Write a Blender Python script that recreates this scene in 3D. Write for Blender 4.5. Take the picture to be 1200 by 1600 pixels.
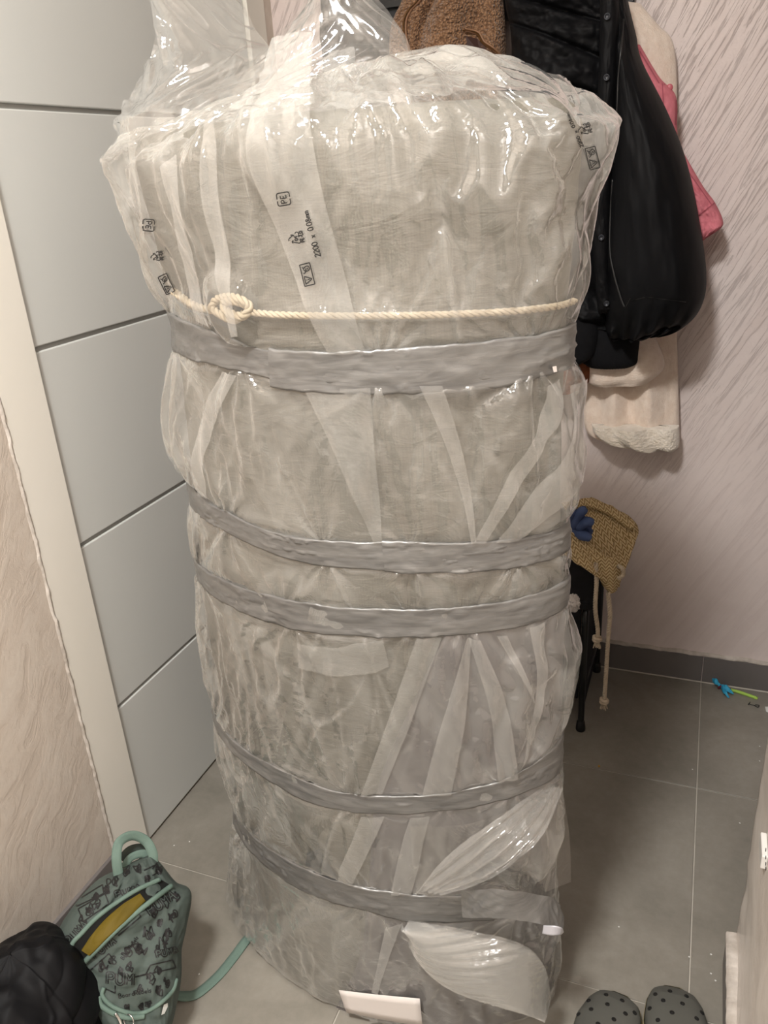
import bpy, bmesh, math, random
import numpy as np
from mathutils import Vector, Matrix
from mathutils.bvhtree import BVHTree

for o in list(bpy.data.objects): bpy.data.objects.remove(o)
S = bpy.context.scene
COL = S.collection
# ------------------------------------------------------------------ camera
F = 1247.18
MC = np.array([[0.93122, 0.35952, -0.05977], [0.08959, -0.38478, -0.91865], [-0.35327, 0.85011, -0.39053]])
CAM = np.array([0.0, 0.0, 1.42])
cd = bpy.data.cameras.new('camera'); cam = bpy.data.objects.new('camera', cd); COL.objects.link(cam)
cd.sensor_fit = 'HORIZONTAL'; cd.sensor_width = 36.0; cd.lens = F / 1200 * 36.0
cd.clip_start = 0.02
_m = Matrix([[MC[0][0], -MC[1][0], -MC[2][0], 0], [MC[0][1], -MC[1][1], -MC[2][1], 0], [MC[0][2], -MC[1][2], -MC[2][2], 1.42], [0, 0, 0, 1]])
cam.matrix_world = _m
S.camera = cam
# ------------------------------------------------------------------ light
w = bpy.data.worlds.new('world'); S.world = w; w.use_nodes = True
w.node_tree.nodes['Background'].inputs[0].default_value = (1.0, 0.98, 0.95, 1)
w.node_tree.nodes['Background'].inputs[1].default_value = 0.10
def area(name, loc, size, power, col, rot=(0, 0, 0), shape='DISK'):
    l = bpy.data.lights.new(name, 'AREA'); l.shape = shape; l.size = size; l.energy = power; l.color = col
    o = bpy.data.objects.new(name, l); COL.objects.link(o); o.location = loc; o.rotation_euler = rot
    return o
area('ceiling_light', (-0.42, -0.15, 2.68), 0.30, 45, (1.0, 0.99, 0.958))
area('hall_fill', (-0.45, -1.3, 2.63), 0.35, 12, (1.0, 0.98, 0.955))  # fill lamp added behind the camera, no known fixture there
S.view_settings.view_transform = 'Standard'; S.view_settings.look = 'None'
S.view_settings.gamma = 1.0; S.view_settings.use_curve_mapping = False
S.view_settings.exposure = 0.42
try: S.cycles.transparent_max_bounces = 24
except Exception: pass

# ------------------------------------------------------------------ helpers
rng = np.random.default_rng(7)
def ray(px, py): return MC.T @ np.array([(px - 600) / F, (py - 800) / F, 1.0])
def at_y(px, py, y): d = ray(px, py); return CAM + d * y / d[1]
def at_x(px, py, x): d = ray(px, py); return CAM + d * x / d[0]
def at_z(px, py, z): d = ray(px, py); return CAM + d * (z - CAM[2]) / d[2]
def at_plane(px, py, o, n): d = ray(px, py); o = np.array(o); n = np.array(n); return CAM + d * ((o - CAM) @ n) / (d @ n)
def sstep(a, b, x): t = np.clip((x - a) / (b - a), 0, 1); return t * t * (3 - 2 * t)
def _h(ix, iy, seed):
    n = (ix.astype(np.int64) * 374761393 + iy.astype(np.int64) * 668265263 + seed * 1442695041) & 0x7fffffff
    n = ((n ^ (n >> 13)) * 1274126177) & 0x7fffffff
    return ((n ^ (n >> 16)) & 0xffff) / 32767.5 - 1.0
def noise(x, y, seed=0):
    x, y = np.broadcast_arrays(np.asarray(x, float), np.asarray(y, float))
    ix = np.floor(x); iy = np.floor(y); fx = x - ix; fy = y - iy
    fx = fx * fx * (3 - 2 * fx); fy = fy * fy * (3 - 2 * fy)
    a = _h(ix, iy, seed); b = _h(ix + 1, iy, seed); c = _h(ix, iy + 1, seed); d = _h(ix + 1, iy + 1, seed)
    return (a * (1 - fx) + b * fx) * (1 - fy) + (c * (1 - fx) + d * fx) * fy
def fbm(x, y, seed=0, o=4):
    r = 0; k = 1
    for i in range(o): r = r + noise(x * 2 ** i + 7.3 * i, y * 2 ** i - 3.1 * i, seed + i) * k; k *= .5
    return r

def tag(o, label=None, cat=None, group=None, kind=None):
    if label: o['label'] = label
    if cat: o['category'] = cat
    if group: o['group'] = group
    if kind: o['kind'] = kind
    return o
def link(name, me, mat, parent=None, smooth=True):
    o = bpy.data.objects.new(name, me); COL.objects.link(o)
    if mat is not None:
        me.materials.append(mat)
    if parent is not None: o.parent = parent
    if smooth and len(me.polygons): me.polygons.foreach_set('use_smooth', [True] * len(me.polygons))
    return o
def empty(name, loc, label, cat, group=None, kind=None):
    o = bpy.data.objects.new(name, None); COL.objects.link(o); o.empty_display_size = .05
    o.location = loc; tag(o, label, cat, group, kind); bpy.context.view_layer.update()
    return o
def fixp(o):
    # parts are built in world coordinates: undo the parent's transform
    p = o.parent
    if p is not None and p.parent is None: o.matrix_parent_inverse = Matrix.Translation(p.location).inverted()
    return o
def mesh(name, V, Fc, mat, parent=None, smooth=True):
    me = bpy.data.meshes.new(name); me.from_pydata([tuple(v) for v in V], [], [tuple(f) for f in Fc]); me.update()
    o = link(name, me, mat, parent, smooth); return fixp(o)
def grid_mesh(name, P, mat, parent=None, smooth=True, close_u=False, mask=None):
    nu, nv = P.shape[:2]
    idx = np.arange(nu * nv).reshape(nu, nv)
    if close_u: a = idx; b = np.roll(idx, -1, 0)
    else: a = idx[:-1]; b = idx[1:]
    q = np.stack([a[:, :-1], b[:, :-1], b[:, 1:], a[:, 1:]], -1).reshape(-1, 4)
    if mask is not None: q = q[mask.reshape(-1)]
    me = bpy.data.meshes.new(name)
    me.vertices.add(nu * nv); me.vertices.foreach_set('co', np.ascontiguousarray(P, dtype=np.float32).reshape(-1))
    me.loops.add(len(q) * 4); me.loops.foreach_set('vertex_index', q.reshape(-1).astype(np.int32))
    me.polygons.add(len(q)); me.polygons.foreach_set('loop_start', np.arange(0, len(q) * 4, 4, dtype=np.int32))
    try: me.polygons.foreach_set('loop_total', np.full(len(q), 4, dtype=np.int32))
    except Exception: pass
    me.update(calc_edges=True); me.validate()
    o = link(name, me, mat, parent, smooth); return fixp(o)
def box(name, lo, hi, mat, parent=None, bevel=0.0, seg=1):
    bm = bmesh.new(); bmesh.ops.create_cube(bm, size=1)
    lo = Vector(lo); hi = Vector(hi)
    for v in bm.verts: v.co = Vector([(lo[i] + hi[i]) / 2 + v.co[i] * (hi[i] - lo[i]) for i in range(3)])
    if bevel: bmesh.ops.bevel(bm, geom=bm.edges[:], offset=bevel, segments=seg, affect='EDGES', profile=.5)
    me = bpy.data.meshes.new(name); bm.to_mesh(me); bm.free()
    return fixp(link(name, me, mat, parent, False))
def frames(P):
    P = np.asarray(P, float); T = np.gradient(P, axis=0); T /= np.linalg.norm(T, axis=1)[:, None] + 1e-12
    N = np.zeros_like(P); ref = np.array([0, 0, 1.]) if abs(T[0][2]) < .9 else np.array([1., 0, 0])
    n = np.cross(T[0], ref); n /= np.linalg.norm(n); N[0] = n
    for i in range(1, len(P)):
        n = n - T[i] * (n @ T[i]); n /= np.linalg.norm(n); N[i] = n
    return T, N, np.cross(T, N)
def spl(P, n):
    P = np.asarray(P, float); m = len(P)
    if m < 3:
        t = np.linspace(0, 1, n)[:, None]; return P[0] * (1 - t) + P[-1] * t
    Q = np.vstack([2 * P[0] - P[1], P, 2 * P[-1] - P[-2]])
    t = np.linspace(0, m - 1 - 1e-9, n); i = t.astype(int); f = (t - i)[:, None]
    a, b, c, d = Q[i], Q[i + 1], Q[i + 2], Q[i + 3]
    return .5 * ((2 * b) + (-a + c) * f + (2 * a - 5 * b + 4 * c - d) * f ** 2 + (-a + 3 * b - 3 * c + d) * f ** 3)
def tubeP(P, r, nr=8):
    T, N, B = frames(P); a = np.linspace(0, 2 * np.pi, nr, endpoint=False)
    r = np.broadcast_to(np.asarray(r, float), (len(P),))
    return (P[None] + (np.cos(a)[:, None, None] * N[None] + np.sin(a)[:, None, None] * B[None]) * r[None, :, None])
def tube(name, P, r, mat, parent=None, nr=8, n=None):
    P = spl(P, n) if n else np.asarray(P, float)
    G = tubeP(P, r, nr)
    G = np.concatenate([np.repeat(P[None, :1], nr, 0), G, np.repeat(P[None, -1:], nr, 0)], 1)
    return grid_mesh(name, G, mat, parent, close_u=True)
def join_grids(name, Gs, mat, parent=None, close_u=True):
    V = []; Fc = []; o = 0
    for G in Gs:
        nu, nv = G.shape[:2]; idx = np.arange(nu * nv).reshape(nu, nv) + o; o += nu * nv
        a = idx if close_u else idx[:-1]; b = np.roll(idx, -1, 0) if close_u else idx[1:]
        Fc.append(np.stack([a[:, :-1], b[:, :-1], b[:, 1:], a[:, 1:]], -1).reshape(-1, 4)); V.append(G.reshape(-1, 3))
    return mesh(name, np.concatenate(V).tolist(), np.concatenate(Fc).tolist(), mat, parent)
def ropeG(P, r, pitch, n, nr=6):
    P = spl(P, n); T, N, B = frames(P)
    L = np.concatenate([[0], np.cumsum(np.linalg.norm(np.diff(P, axis=0), axis=1))])
    out = []
    for k in range(3):
        a = 2 * np.pi * L / pitch + k * 2.094
        Q = P + (np.cos(a)[:, None] * N + np.sin(a)[:, None] * B) * r * .52
        out.append(tubeP(Q, r * .56, nr))
    return out

# ------------------------------------------------------------------ materials
def mat(name, col=(.5, .5, .5), rough=.7, metal=0, spec=.5):
    m = bpy.data.materials.new(name); m.use_nodes = True
    b = m.node_tree.nodes['Principled BSDF']
    b.inputs['Base Color'].default_value = (*col, 1); b.inputs['Roughness'].default_value = rough
    b.inputs['Metallic'].default_value = metal; b.inputs['Specular IOR Level'].default_value = spec
    return m
def srgb(r, g, b): return tuple(((c / 255) / 12.92 if c / 255 < .04045 else ((c / 255 + .055) / 1.055) ** 2.4) for c in (r, g, b))
class N:
    def __init__(s, m): s.m = m; s.t = m.node_tree; s.b = s.t.nodes.get('Principled BSDF')
    def new(s, typ, **k):
        n = s.t.nodes.new(typ)
        for a, v in k.items(): setattr(n, a, v)
        return n
    def l(s, a, b): s.t.links.new(a, b)
    def coord(s, scale=(1, 1, 1), rot=(0, 0, 0), out='Object'):
        c = s.new('ShaderNodeTexCoord'); mp = s.new('ShaderNodeMapping'); mp.inputs['Scale'].default_value = scale
        mp.inputs['Rotation'].default_value = rot; s.l(c.outputs[out], mp.inputs[0]); return mp.outputs[0]
    def rot_then_scale(s, rot, scale):
        a = s.coord(rot=rot); mp = s.new('ShaderNodeMapping'); mp.inputs['Scale'].default_value = scale; s.l(a, mp.inputs[0]); return mp.outputs[0]
    def noise(s, vec, scale, detail=4, rough=.55, dist=0):
        n = s.new('ShaderNodeTexNoise'); n.inputs['Scale'].default_value = scale; n.inputs['Detail'].default_value = detail
        n.inputs['Roughness'].default_value = rough; n.inputs['Distortion'].default_value = dist; s.l(vec, n.inputs['Vector']); return n.outputs[0]
    def ramp(s, fac, stops):
        r = s.new('ShaderNodeValToRGB'); e = r.color_ramp.elements
        while len(e) < len(stops): e.new(.5)
        for i, (p, c) in enumerate(stops):
            e[i].position = p; e[i].color = (*c, 1) if len(c) == 3 else c
        s.l(fac, r.inputs[0]); return r.outputs[0]
    def bump(s, h, strength, dist=.01, normal=None):
        b = s.new('ShaderNodeBump'); b.inputs['Strength'].default_value = strength; b.inputs['Distance'].default_value = dist
        s.l(h, b.inputs['Height'])
        if normal is not None: s.l(normal, b.inputs['Normal'])
        return b.outputs[0]
    def math(s, op, a, b=None):
        n = s.new('ShaderNodeMath', operation=op)
        for i, v in enumerate((a, b)):
            if v is None: continue
            if isinstance(v, (int, float)): n.inputs[i].default_value = v
            else: s.l(v, n.inputs[i])
        return n.outputs[0]
def noisy(name, c1, c2, rough=.8, scale=20, bump=.2, bscale=80, bdist=.002, spec=.3, detail=4, sheen=0):
    m = mat(name, c1, rough, 0, spec); n = N(m); v = n.coord()
    n.l(n.ramp(n.noise(v, scale, detail), [(.3, c1), (.7, c2)]), n.b.inputs['Base Color'])
    n.l(n.bump(n.noise(v, bscale, 3), bump, bdist), n.b.inputs['Normal'])
    if sheen: n.b.inputs['Sheen Weight'].default_value = sheen
    return m

def plaster(name, base, dark, light, rot, strength, scl, dist, spec=.35, rough=.5, ds=.55, warp=0, zfade=False):
    m = mat(name, base, rough, 0, spec); n = N(m)
    v = n.rot_then_scale(rot, scl)
    if warp:
        wn = n.new('ShaderNodeTexNoise'); wn.inputs['Scale'].default_value = 5; wn.inputs['Detail'].default_value = 3; n.l(n.coord(), wn.inputs['Vector'])
        va = n.new('ShaderNodeVectorMath', operation='MULTIPLY_ADD'); n.l(wn.outputs['Color'], va.inputs[0]); va.inputs[1].default_value = (warp * 22, warp * 22, warp * 22); n.l(v, va.inputs[2]); v = va.outputs[0]
    s1 = n.noise(v, 1.0, 8, .66, .5)
    s2 = n.noise(n.coord(), 11, 6, .65, .5)
    s3 = n.noise(n.coord(), 60, 5, .7)
    mix = n.math('ADD', n.math('MULTIPLY', s1, .65), n.math('MULTIPLY', s2, .35))
    n.l(n.ramp(mix, [(.30, dark), (.47, base), (.62, light)]), n.b.inputs['Base Color'])
    cut = n.ramp(s1, [(.40, (0, 0, 0)), (.50, (1, 1, 1)), (1, (1, 1, 1))] if not zfade else [(.0, (1, 1, 1)), (.405, (1, 1, 1)), (.43, (0, 0, 0)), (.455, (1, 1, 1)), (.56, (1, 1, 1)), (.575, (.3, .3, .3)), (.59, (1, 1, 1))])
    hgt = n.math('ADD', n.math('ADD', n.math('MULTIPLY', cut, .6), n.math('MULTIPLY', s1, ds)), n.math('MULTIPLY', s3, .35))
    hgt = n.math('ADD', hgt, n.math('MULTIPLY', s2, .7))
    if zfade:
        sp_ = n.new('ShaderNodeSeparateXYZ'); n.l(n.coord(), sp_.inputs[0])
        mk = n.new('ShaderNodeMapRange'); mk.inputs['From Min'].default_value = .7; mk.inputs['From Max'].default_value = 1.7; mk.inputs['To Min'].default_value = .12; mk.inputs['To Max'].default_value = 1.0
        n.l(n.math('ADD', sp_.outputs[2], n.math('MULTIPLY', n.noise(n.coord(), 3, 2), .5)), mk.inputs['Value']); hgt = n.math('MULTIPLY', hgt, mk.outputs[0])
    n.l(n.bump(hgt, strength, dist), n.b.inputs['Normal'])
    return m
M = {}
M['plaster_back'] = plaster('plaster_back', srgb(228, 214, 210), srgb(222, 207, 202), srgb(233, 220, 216), (0, math.radians(-29), 0), .6, (44, 1, 2.6), .0045, zfade=True, ds=.3)
M['plaster_left'] = plaster('plaster_left', srgb(203, 191, 179), srgb(196, 184, 172), srgb(212, 202, 191), (math.radians(35), 0, 0), .24, (1, 30, 9), .004, ds=.9, warp=.13)
M['plaster_near'] = plaster('plaster_near', srgb(232, 222, 213), srgb(216, 205, 195), srgb(244, 236, 228), (math.radians(20), 0, 0), .2, (1, 7, 5), .005, rough=.25)
M['ceiling'] = mat('ceiling', srgb(232, 228, 222), .9)
M['door'] = noisy('door_lacquer', srgb(212, 214, 211), srgb(215, 217, 214), .42, 3, .05, 40, .001, .5)
M['casing'] = noisy('casing_lacquer', srgb(238, 234, 224), srgb(241, 237, 228), .45, 3, .04, 40, .001, .5)
M['groove'] = mat('groove', srgb(150, 150, 146), .6)
def tilemat():
    m = mat('floor_tile', srgb(120, 114, 106), .42, 0, .45); n = N(m); v = n.coord(out='Object')
    a = n.noise(v, 3.2, 6, .6, .6); b = n.noise(v, 45, 4, .7)
    mixv = n.math('ADD', n.math('MULTIPLY', a, .75), n.math('MULTIPLY', b, .25))
    n.l(n.ramp(mixv, [(.32, srgb(120, 116, 107)), (.5, srgb(135, 130, 121)), (.68, srgb(150, 145, 136))]), n.b.inputs['Base Color'])
    n.l(n.ramp(a, [(.3, (.36,) * 3), (.7, (.5,) * 3)]), n.b.inputs['Roughness'])
    n.l(n.bump(n.noise(v, 130, 3), .08, .002), n.b.inputs['Normal'])
    return m
M['tile'] = tilemat()
M['grout'] = noisy('grout', srgb(176, 170, 160), srgb(192, 186, 176), .9, 30, .2)
M['skirting'] = noisy('skirting_tile', srgb(104, 99, 98), srgb(118, 113, 111), .4, 5, .06, 90, .002, .45)
M['filler'] = noisy('white_filler', srgb(214, 206, 198), srgb(170, 160, 150), .8, 30, .6, 60, .004)
M['black_puffer'] = noisy('black_puffer', srgb(14, 14, 16), srgb(18, 18, 20), .6, 8, .15, 25, .003, .14)
M['black_cloth'] = noisy('black_cloth', srgb(22, 22, 24), srgb(30, 30, 33), .85, 40, .3, 300, .001, .2)
M['black_rib'] = noisy('black_rib', srgb(16, 16, 18), srgb(22, 22, 25), .9, 40, .3, 300, .001, .2)
M['black_wood'] = noisy('black_wood', srgb(30, 31, 34), srgb(36, 37, 40), .45, 6, .1, 60, .001, .4)
M['black_metal'] = mat('black_metal', srgb(16, 16, 17), .35, 0, .5)
M['rubber'] = mat('black_rubber', srgb(18, 18, 18), .6)
def sherpa(name, c1, c2, sc):
    m = mat(name, c1, .95, 0, .1); n = N(m)
    v = n.new('ShaderNodeTexVoronoi'); v.inputs['Scale'].default_value = sc; n.l(n.coord(), v.inputs['Vector'])
    n.l(n.ramp(v.outputs['Distance'], [(.0, c2), (.75, c1)]), n.b.inputs['Base Color'])
    n.l(n.bump(n.math('SUBTRACT', 1.0, v.outputs['Distance']), .9, .006), n.b.inputs['Normal'])
    n.b.inputs['Sheen Weight'].default_value = .2
    return m
M['sherpa'] = sherpa('brown_sherpa', srgb(112, 82, 60), srgb(176, 138, 106), 190)
M['sherpa_trim'] = noisy('brown_tape', srgb(138, 105, 80), srgb(150, 115, 90), .6, 20, .2)
M['brass'] = mat('brass', srgb(160, 120, 80), .35, .8)
M['sherpa_lining'] = noisy('dark_lining', srgb(52, 34, 30), srgb(66, 44, 38), .6, 10, .1)
M['fur'] = noisy('cream_fur', srgb(232, 212, 196), srgb(244, 228, 214), .95, 60, .45, 320, .004, .1, sheen=.4)
M['fur_trim'] = noisy('cream_fur_trim', srgb(234, 222, 206), srgb(246, 237, 225), .95, 60, .6, 260, .006, .1, sheen=.5)
M['pink'] = noisy('pink_denim', srgb(208, 118, 130), srgb(224, 136, 146), .85, 60, .3, 500, .001, .2)
M['rust'] = noisy('rust_cloth', srgb(104, 58, 34), srgb(126, 72, 42), .8, 20, .2)
M['rope'] = noisy('cotton_rope', srgb(172, 158, 136), srgb(196, 183, 162), .9, 60, .5, 300, .002, .1)
M['rope2'] = noisy('beige_rope', srgb(196, 178, 155), srgb(222, 206, 184), .9, 60, .5, 300, .002, .1)
M['blue'] = noisy('blue_cloth', srgb(66, 82, 122), srgb(84, 100, 142), .8, 15, .3, 60, .003, .2)
M['paper'] = noisy('white_paper', srgb(222, 214, 210), srgb(228, 221, 217), .75, 5, .1)
M['ink'] = mat('black_ink', srgb(26, 25, 26), .6)
M['white_print'] = mat('white_print', srgb(235, 238, 235), .5)
M['green'] = noisy('sage_canvas', srgb(72, 82, 78), srgb(82, 92, 87), .75, 12, .25, 400, .001, .25)
M['green_web'] = noisy('sage_webbing', srgb(96, 116, 107), srgb(106, 126, 116), .7, 30, .4, 300, .001, .25)
M['dark_green'] = noisy('dark_sage', srgb(52, 60, 55), srgb(60, 68, 63), .8, 12, .2)
M['yellow'] = noisy('mustard_cloth', srgb(86, 72, 12), srgb(102, 85, 18), .7, 10, .2)
M['chrome'] = mat('chrome', (.7, .7, .7), .2, 1)
M['clog'] = noisy('grey_foam', srgb(84, 84, 79), srgb(91, 91, 86), .55, 10, .1, 150, .001, .35)
M['clog_edge'] = mat('cream_foam', srgb(206, 196, 160), .6)
M['painted_hole_shade'] = mat('painted_hole_shade', srgb(14, 13, 12), .9)  # near-black that paints the shade inside small holes
M['white_plastic'] = mat('white_plastic', srgb(230, 228, 224), .25)
M['lime'] = mat('lime_plastic', srgb(176, 214, 96), .5)
M['sky_ribbon'] = noisy('sky_ribbon', srgb(40, 150, 196), srgb(70, 180, 220), .6, 60, .3)
M['dark_green_thread'] = mat('dark_green_thread', srgb(40, 92, 60), .8)
M['amber'] = mat('amber', srgb(200, 150, 60), .6)

def fabric(name, c1, c2):
    m = mat(name, c1, .85, 0, .25); n = N(m); v = n.coord()
    a = n.noise(v, 5, 5, .6, .6)
    n.l(n.ramp(a, [(.3, c1), (.7, c2)]), n.b.inputs['Base Color'])
    d = n.rot_then_scale((0, math.radians(45), 0), (380, 380, 380))
    ch = n.new('ShaderNodeTexChecker'); ch.inputs['Scale'].default_value = 1.0; n.l(d, ch.inputs['Vector'])
    mxc = n.new('ShaderNodeMixRGB', blend_type='MULTIPLY'); mxc.inputs[0].default_value = .13
    n.l(n.b.inputs['Base Color'].links[0].from_socket, mxc.inputs[1]); n.l(ch.outputs['Fac'], mxc.inputs[2]); n.l(mxc.outputs[0], n.b.inputs['Base Color'])
    b1 = n.bump(n.noise(n.coord(scale=(1, 1, 3.2)), 11, 5, .6, 1.2), .6, .008)
    n.l(n.bump(ch.outputs['Fac'], .25, .0012, b1), n.b.inputs['Normal'])
    return m
M['fabric'] = fabric('nonwoven_fabric', srgb(100, 97, 89), srgb(130, 126, 117))
M['fabric_dark'] = noisy('smooth_fabric', srgb(102, 98, 99), srgb(110, 106, 106), .8, 4, .1, 30, .003)
def film(name, milk, rough, tint, gloss=1.0, bs=.35, bscale=30, attr=False):
    m = bpy.data.materials.new(name); m.use_nodes = True; n = N(m); t = m.node_tree
    t.nodes.remove(n.b); out = t.nodes['Material Output']
    tr = n.new('ShaderNodeBsdfTransparent'); tr.inputs[0].default_value = (.985, .985, .98, 1)
    df = n.new('ShaderNodeBsdfDiffuse'); df.inputs[0].default_value = (*tint, 1)
    tl = n.new('ShaderNodeBsdfTranslucent'); tl.inputs[0].default_value = (*tint, 1)
    gl = n.new('ShaderNodeBsdfGlossy'); gl.inputs['Roughness'].default_value = rough; gl.inputs[0].default_value = (1, 1, 1, 1)
    a = n.coord(); nz = n.noise(a, bscale, 4, .6, 1.0)
    rg = n.math('ABSOLUTE', n.math('SUBTRACT', nz, .5)); rg = n.math('POWER', n.math('SUBTRACT', 1.0, n.math('MULTIPLY', rg, 2.0)), 6.0)
    bmp = n.bump(n.math('ADD', rg, n.math('MULTIPLY', nz, .8)), bs, .004)
    for q in (df, gl): n.l(bmp, q.inputs['Normal'])
    lw = n.new('ShaderNodeLayerWeight'); lw.inputs['Blend'].default_value = .5
    cosv = n.math('MAXIMUM', n.math('SUBTRACT', 1.0, lw.outputs['Facing']), .12)
    clear = 1 - milk
    if attr:
        at = n.new('ShaderNodeAttribute'); at.attribute_name = 'film_layers'; clear = n.math('POWER', 1 - milk, at.outputs['Fac'])
    fac = n.math('SUBTRACT', 1.0, n.math('POWER', clear, n.math('DIVIDE', 1.0, cosv)))
    body = n.new('ShaderNodeMixShader'); body.inputs[0].default_value = .4; n.l(df.outputs[0], body.inputs[1]); n.l(tl.outputs[0], body.inputs[2])
    mx = n.new('ShaderNodeMixShader'); n.l(fac, mx.inputs[0]); n.l(tr.outputs[0], mx.inputs[1]); n.l(body.outputs[0], mx.inputs[2])
    l2 = n.new('ShaderNodeLayerWeight'); l2.inputs['Blend'].default_value = .5; n.l(bmp, l2.inputs['Normal'])
    fr = n.math('ADD', .045, n.math('MULTIPLY', n.math('POWER', l2.outputs['Facing'], 4.5), .9))
    m2 = n.new('ShaderNodeMixShader'); n.l(n.math('MINIMUM', n.math('MULTIPLY', fr, gloss), .9), m2.inputs[0]); n.l(mx.outputs[0], m2.inputs[1]); n.l(gl.outputs[0], m2.inputs[2])
    n.l(m2.outputs[0], out.inputs['Surface'])
    return m
M['film'] = film('clear_polythene', .095, .085, (.76, .755, .72), 2.2, .2, 13, True)
M['film_tuft'] = film('clear_polythene_top', .05, .10, (.78, .79, .78), 2.2, .12, 9)
M['film_double'] = film('folded_polythene', .17, .12, (.78, .78, .76), 1.8, .12, 10)
def tapemat():
    m = mat('duct_tape', srgb(134, 133, 131), .36, .35, .6); n = N(m)
    v = n.coord(scale=(2.0, 2.0, 14)); a = n.noise(v, 6, 5, .6, .8)
    n.l(n.ramp(a, [(.3, srgb(108, 107, 106)), (.7, srgb(136, 135, 133))]), n.b.inputs['Base Color'])
    n.l(n.bump(a, .25, .004), n.b.inputs['Normal'])
    return m
M['tape'] = tapemat()
M['tape_back'] = mat('tape_back', srgb(200, 200, 208), .3, .2)

# ------------------------------------------------------------------ setting
WY = 2.12; WX = -1.11; NX = .156; NY = 1.197
floor = box('floor', (-1.6, -2.2, -.06), (1.6, 2.3, -.0025), M['grout']); tag(floor, kind='structure')
proto = None
gj = .0014
for ix in range(-3, 3):
    for iy in range(-6, 1):
        x0 = .083 + ix * .6; y0 = 1.065 + iy * .6 + .599 - .0
        lo = (max(x0, -1.5), y0, 0); hi = (min(x0 + .6, 1.5), min(y0 + .6, 2.2), 0)
        if hi[0] - lo[0] < .05 or hi[1] - lo[1] < .05 or hi[1] < -1.4: continue
        dz = random.Random(ix * 31 + iy).uniform(-.0003, .0003)
        t = box('tile', (lo[0] + gj, lo[1] + gj, -.012), (hi[0] - gj, hi[1] - gj, dz), M['tile'], floor, .0008)
wb = box('wall_back', (-1.3, WY + .008, -.01), (1.5, WY + .15, 2.75), M['plaster_back']); tag(wb, kind='structure')
# left wall: two piers either side of the door plus lintel
wl = empty('wall_left', (WX, 0, 0), None, None, kind='structure')
box('plaster_pier', (WX - .15, -2.2, 0), (WX + .004, .992, 2.75), M['plaster_left'], wl)
box('plaster_pier', (WX - .15, 2.09, 0), (WX + .004, 2.2, 2.75), M['plaster_left'], wl)
box('lintel', (WX - .15, .99, 2.16), (WX + .004, 2.1, 2.75), M['plaster_left'], wl)
wr = empty('wall_right', (NX, 0, 0), None, None, kind='structure')
# near right pier with a slightly wavy hand-plastered face and rounded arris
zz = np.linspace(0, 2.75, 180)
prof = [(1.5, NY)] + [(NX + .008 + .0 * k, NY) for k in (1,)]
def pier():
    out = []
    ys = np.concatenate([[NY], NY - .004 - np.linspace(0, 1, 60) ** 1.5 * 3.2])
    G = []
    G.append(np.stack([np.full_like(zz, 1.5), np.full_like(zz, NY), zz], -1))
    G.append(np.stack([np.full_like(zz, NX + .02), NY + .0015 * fbm(zz * 14, zz * 0, 3), zz], -1))
    for k, y in enumerate(ys):
        wob = .0035 * fbm(zz * 9, np.full_like(zz, y * 7), 5)
        x = NX + (.007 if k == 0 else 0) + wob
        G.append(np.stack([x, np.full_like(zz, y) + (.002 * fbm(zz * 14, zz * 0, 3) if k < 3 else 0), zz], -1))
    return np.array(G)
grid_mesh('plaster_pier', pier(), M['plaster_near'], wr)
cl = box('ceiling', (-1.4, -2.3, 2.75), (1.6, 2.3, 2.85), M['ceiling']); tag(cl, kind='structure')
wf = box('wall_front', (-1.3, -2.3, 0), (1.5, -2.2, 2.75), M['ceiling']); tag(wf, kind='structure')
we = box('wall_far_right', (1.4, 1.15, 0), (1.5, 2.2, 2.75), M['plaster_back']); tag(we, kind='structure')
# baseboards
bb = empty('baseboard_back', (0, WY, 0), None, None, kind='structure')
for x0, x1 in ((-1.1, -.517), (-.517, .083), (.083, .683), (.683, 1.39)):
    box('skirting_tile', (x0 + .0012, WY, .002), (x1 - .0012, WY + .01, .088), M['skirting'], bb, .0008)
G = []
xs = np.linspace(-1.1, 1.39, 500)
for (yy, zz_) in ((WY - .0005, .0875), (WY - .002, .0905), (WY + .002, .0945), (WY + .009, .097)):
    G.append(np.stack([xs, np.full_like(xs, yy) + .0012 * fbm(xs * 40, xs * 0 + yy * 9, 2), zz_ + .0018 * fbm(xs * 30, xs * 0 + 2, 8)], -1))
grid_mesh('filler_bead', np.array(G), M['filler'], bb)
G = [np.stack([xs, np.full_like(xs, y_), np.full_like(xs, z_)], -1) for y_, z_ in ((WY - .003, .0005), (WY + .0005, .0035))]
grid_mesh('grout_line', np.array(G), M['grout'], bb)
bl = empty('baseboard_left', (WX, 0, 0), None, None, kind='structure')
box('skirting_tile', (WX + .004, -1.4, .002), (WX + .013, .985, .085), M['skirting'], bl, .0008)
br = empty('baseboard_right', (NX, 0, 0), None, None, kind='structure')
box('skirting_tile', (NX - .016, -1.4, .002), (NX - .002, NY - .006, .079), M['skirting'], br, .0008)
ys = np.linspace(NY - .004, -1.3, 300)
G = [np.stack([np.full_like(ys, x_) + .0012 * fbm(ys * 40, ys * 0 + x_ * 300, 4), ys, z_ + .0016 * fbm(ys * 30, ys * 0, 9)], -1) for x_, z_ in ((NX - .018, .0785), (NX - .017, .083), (NX - .006, .0855), (NX + .003, .086))]
grid_mesh('filler_bead', np.array(G), M['filler'], br)
box('grout_line', (NX - .024, .2, .0), (NX - .0215, NY - .16, .0022), M['grout'], br)
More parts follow.
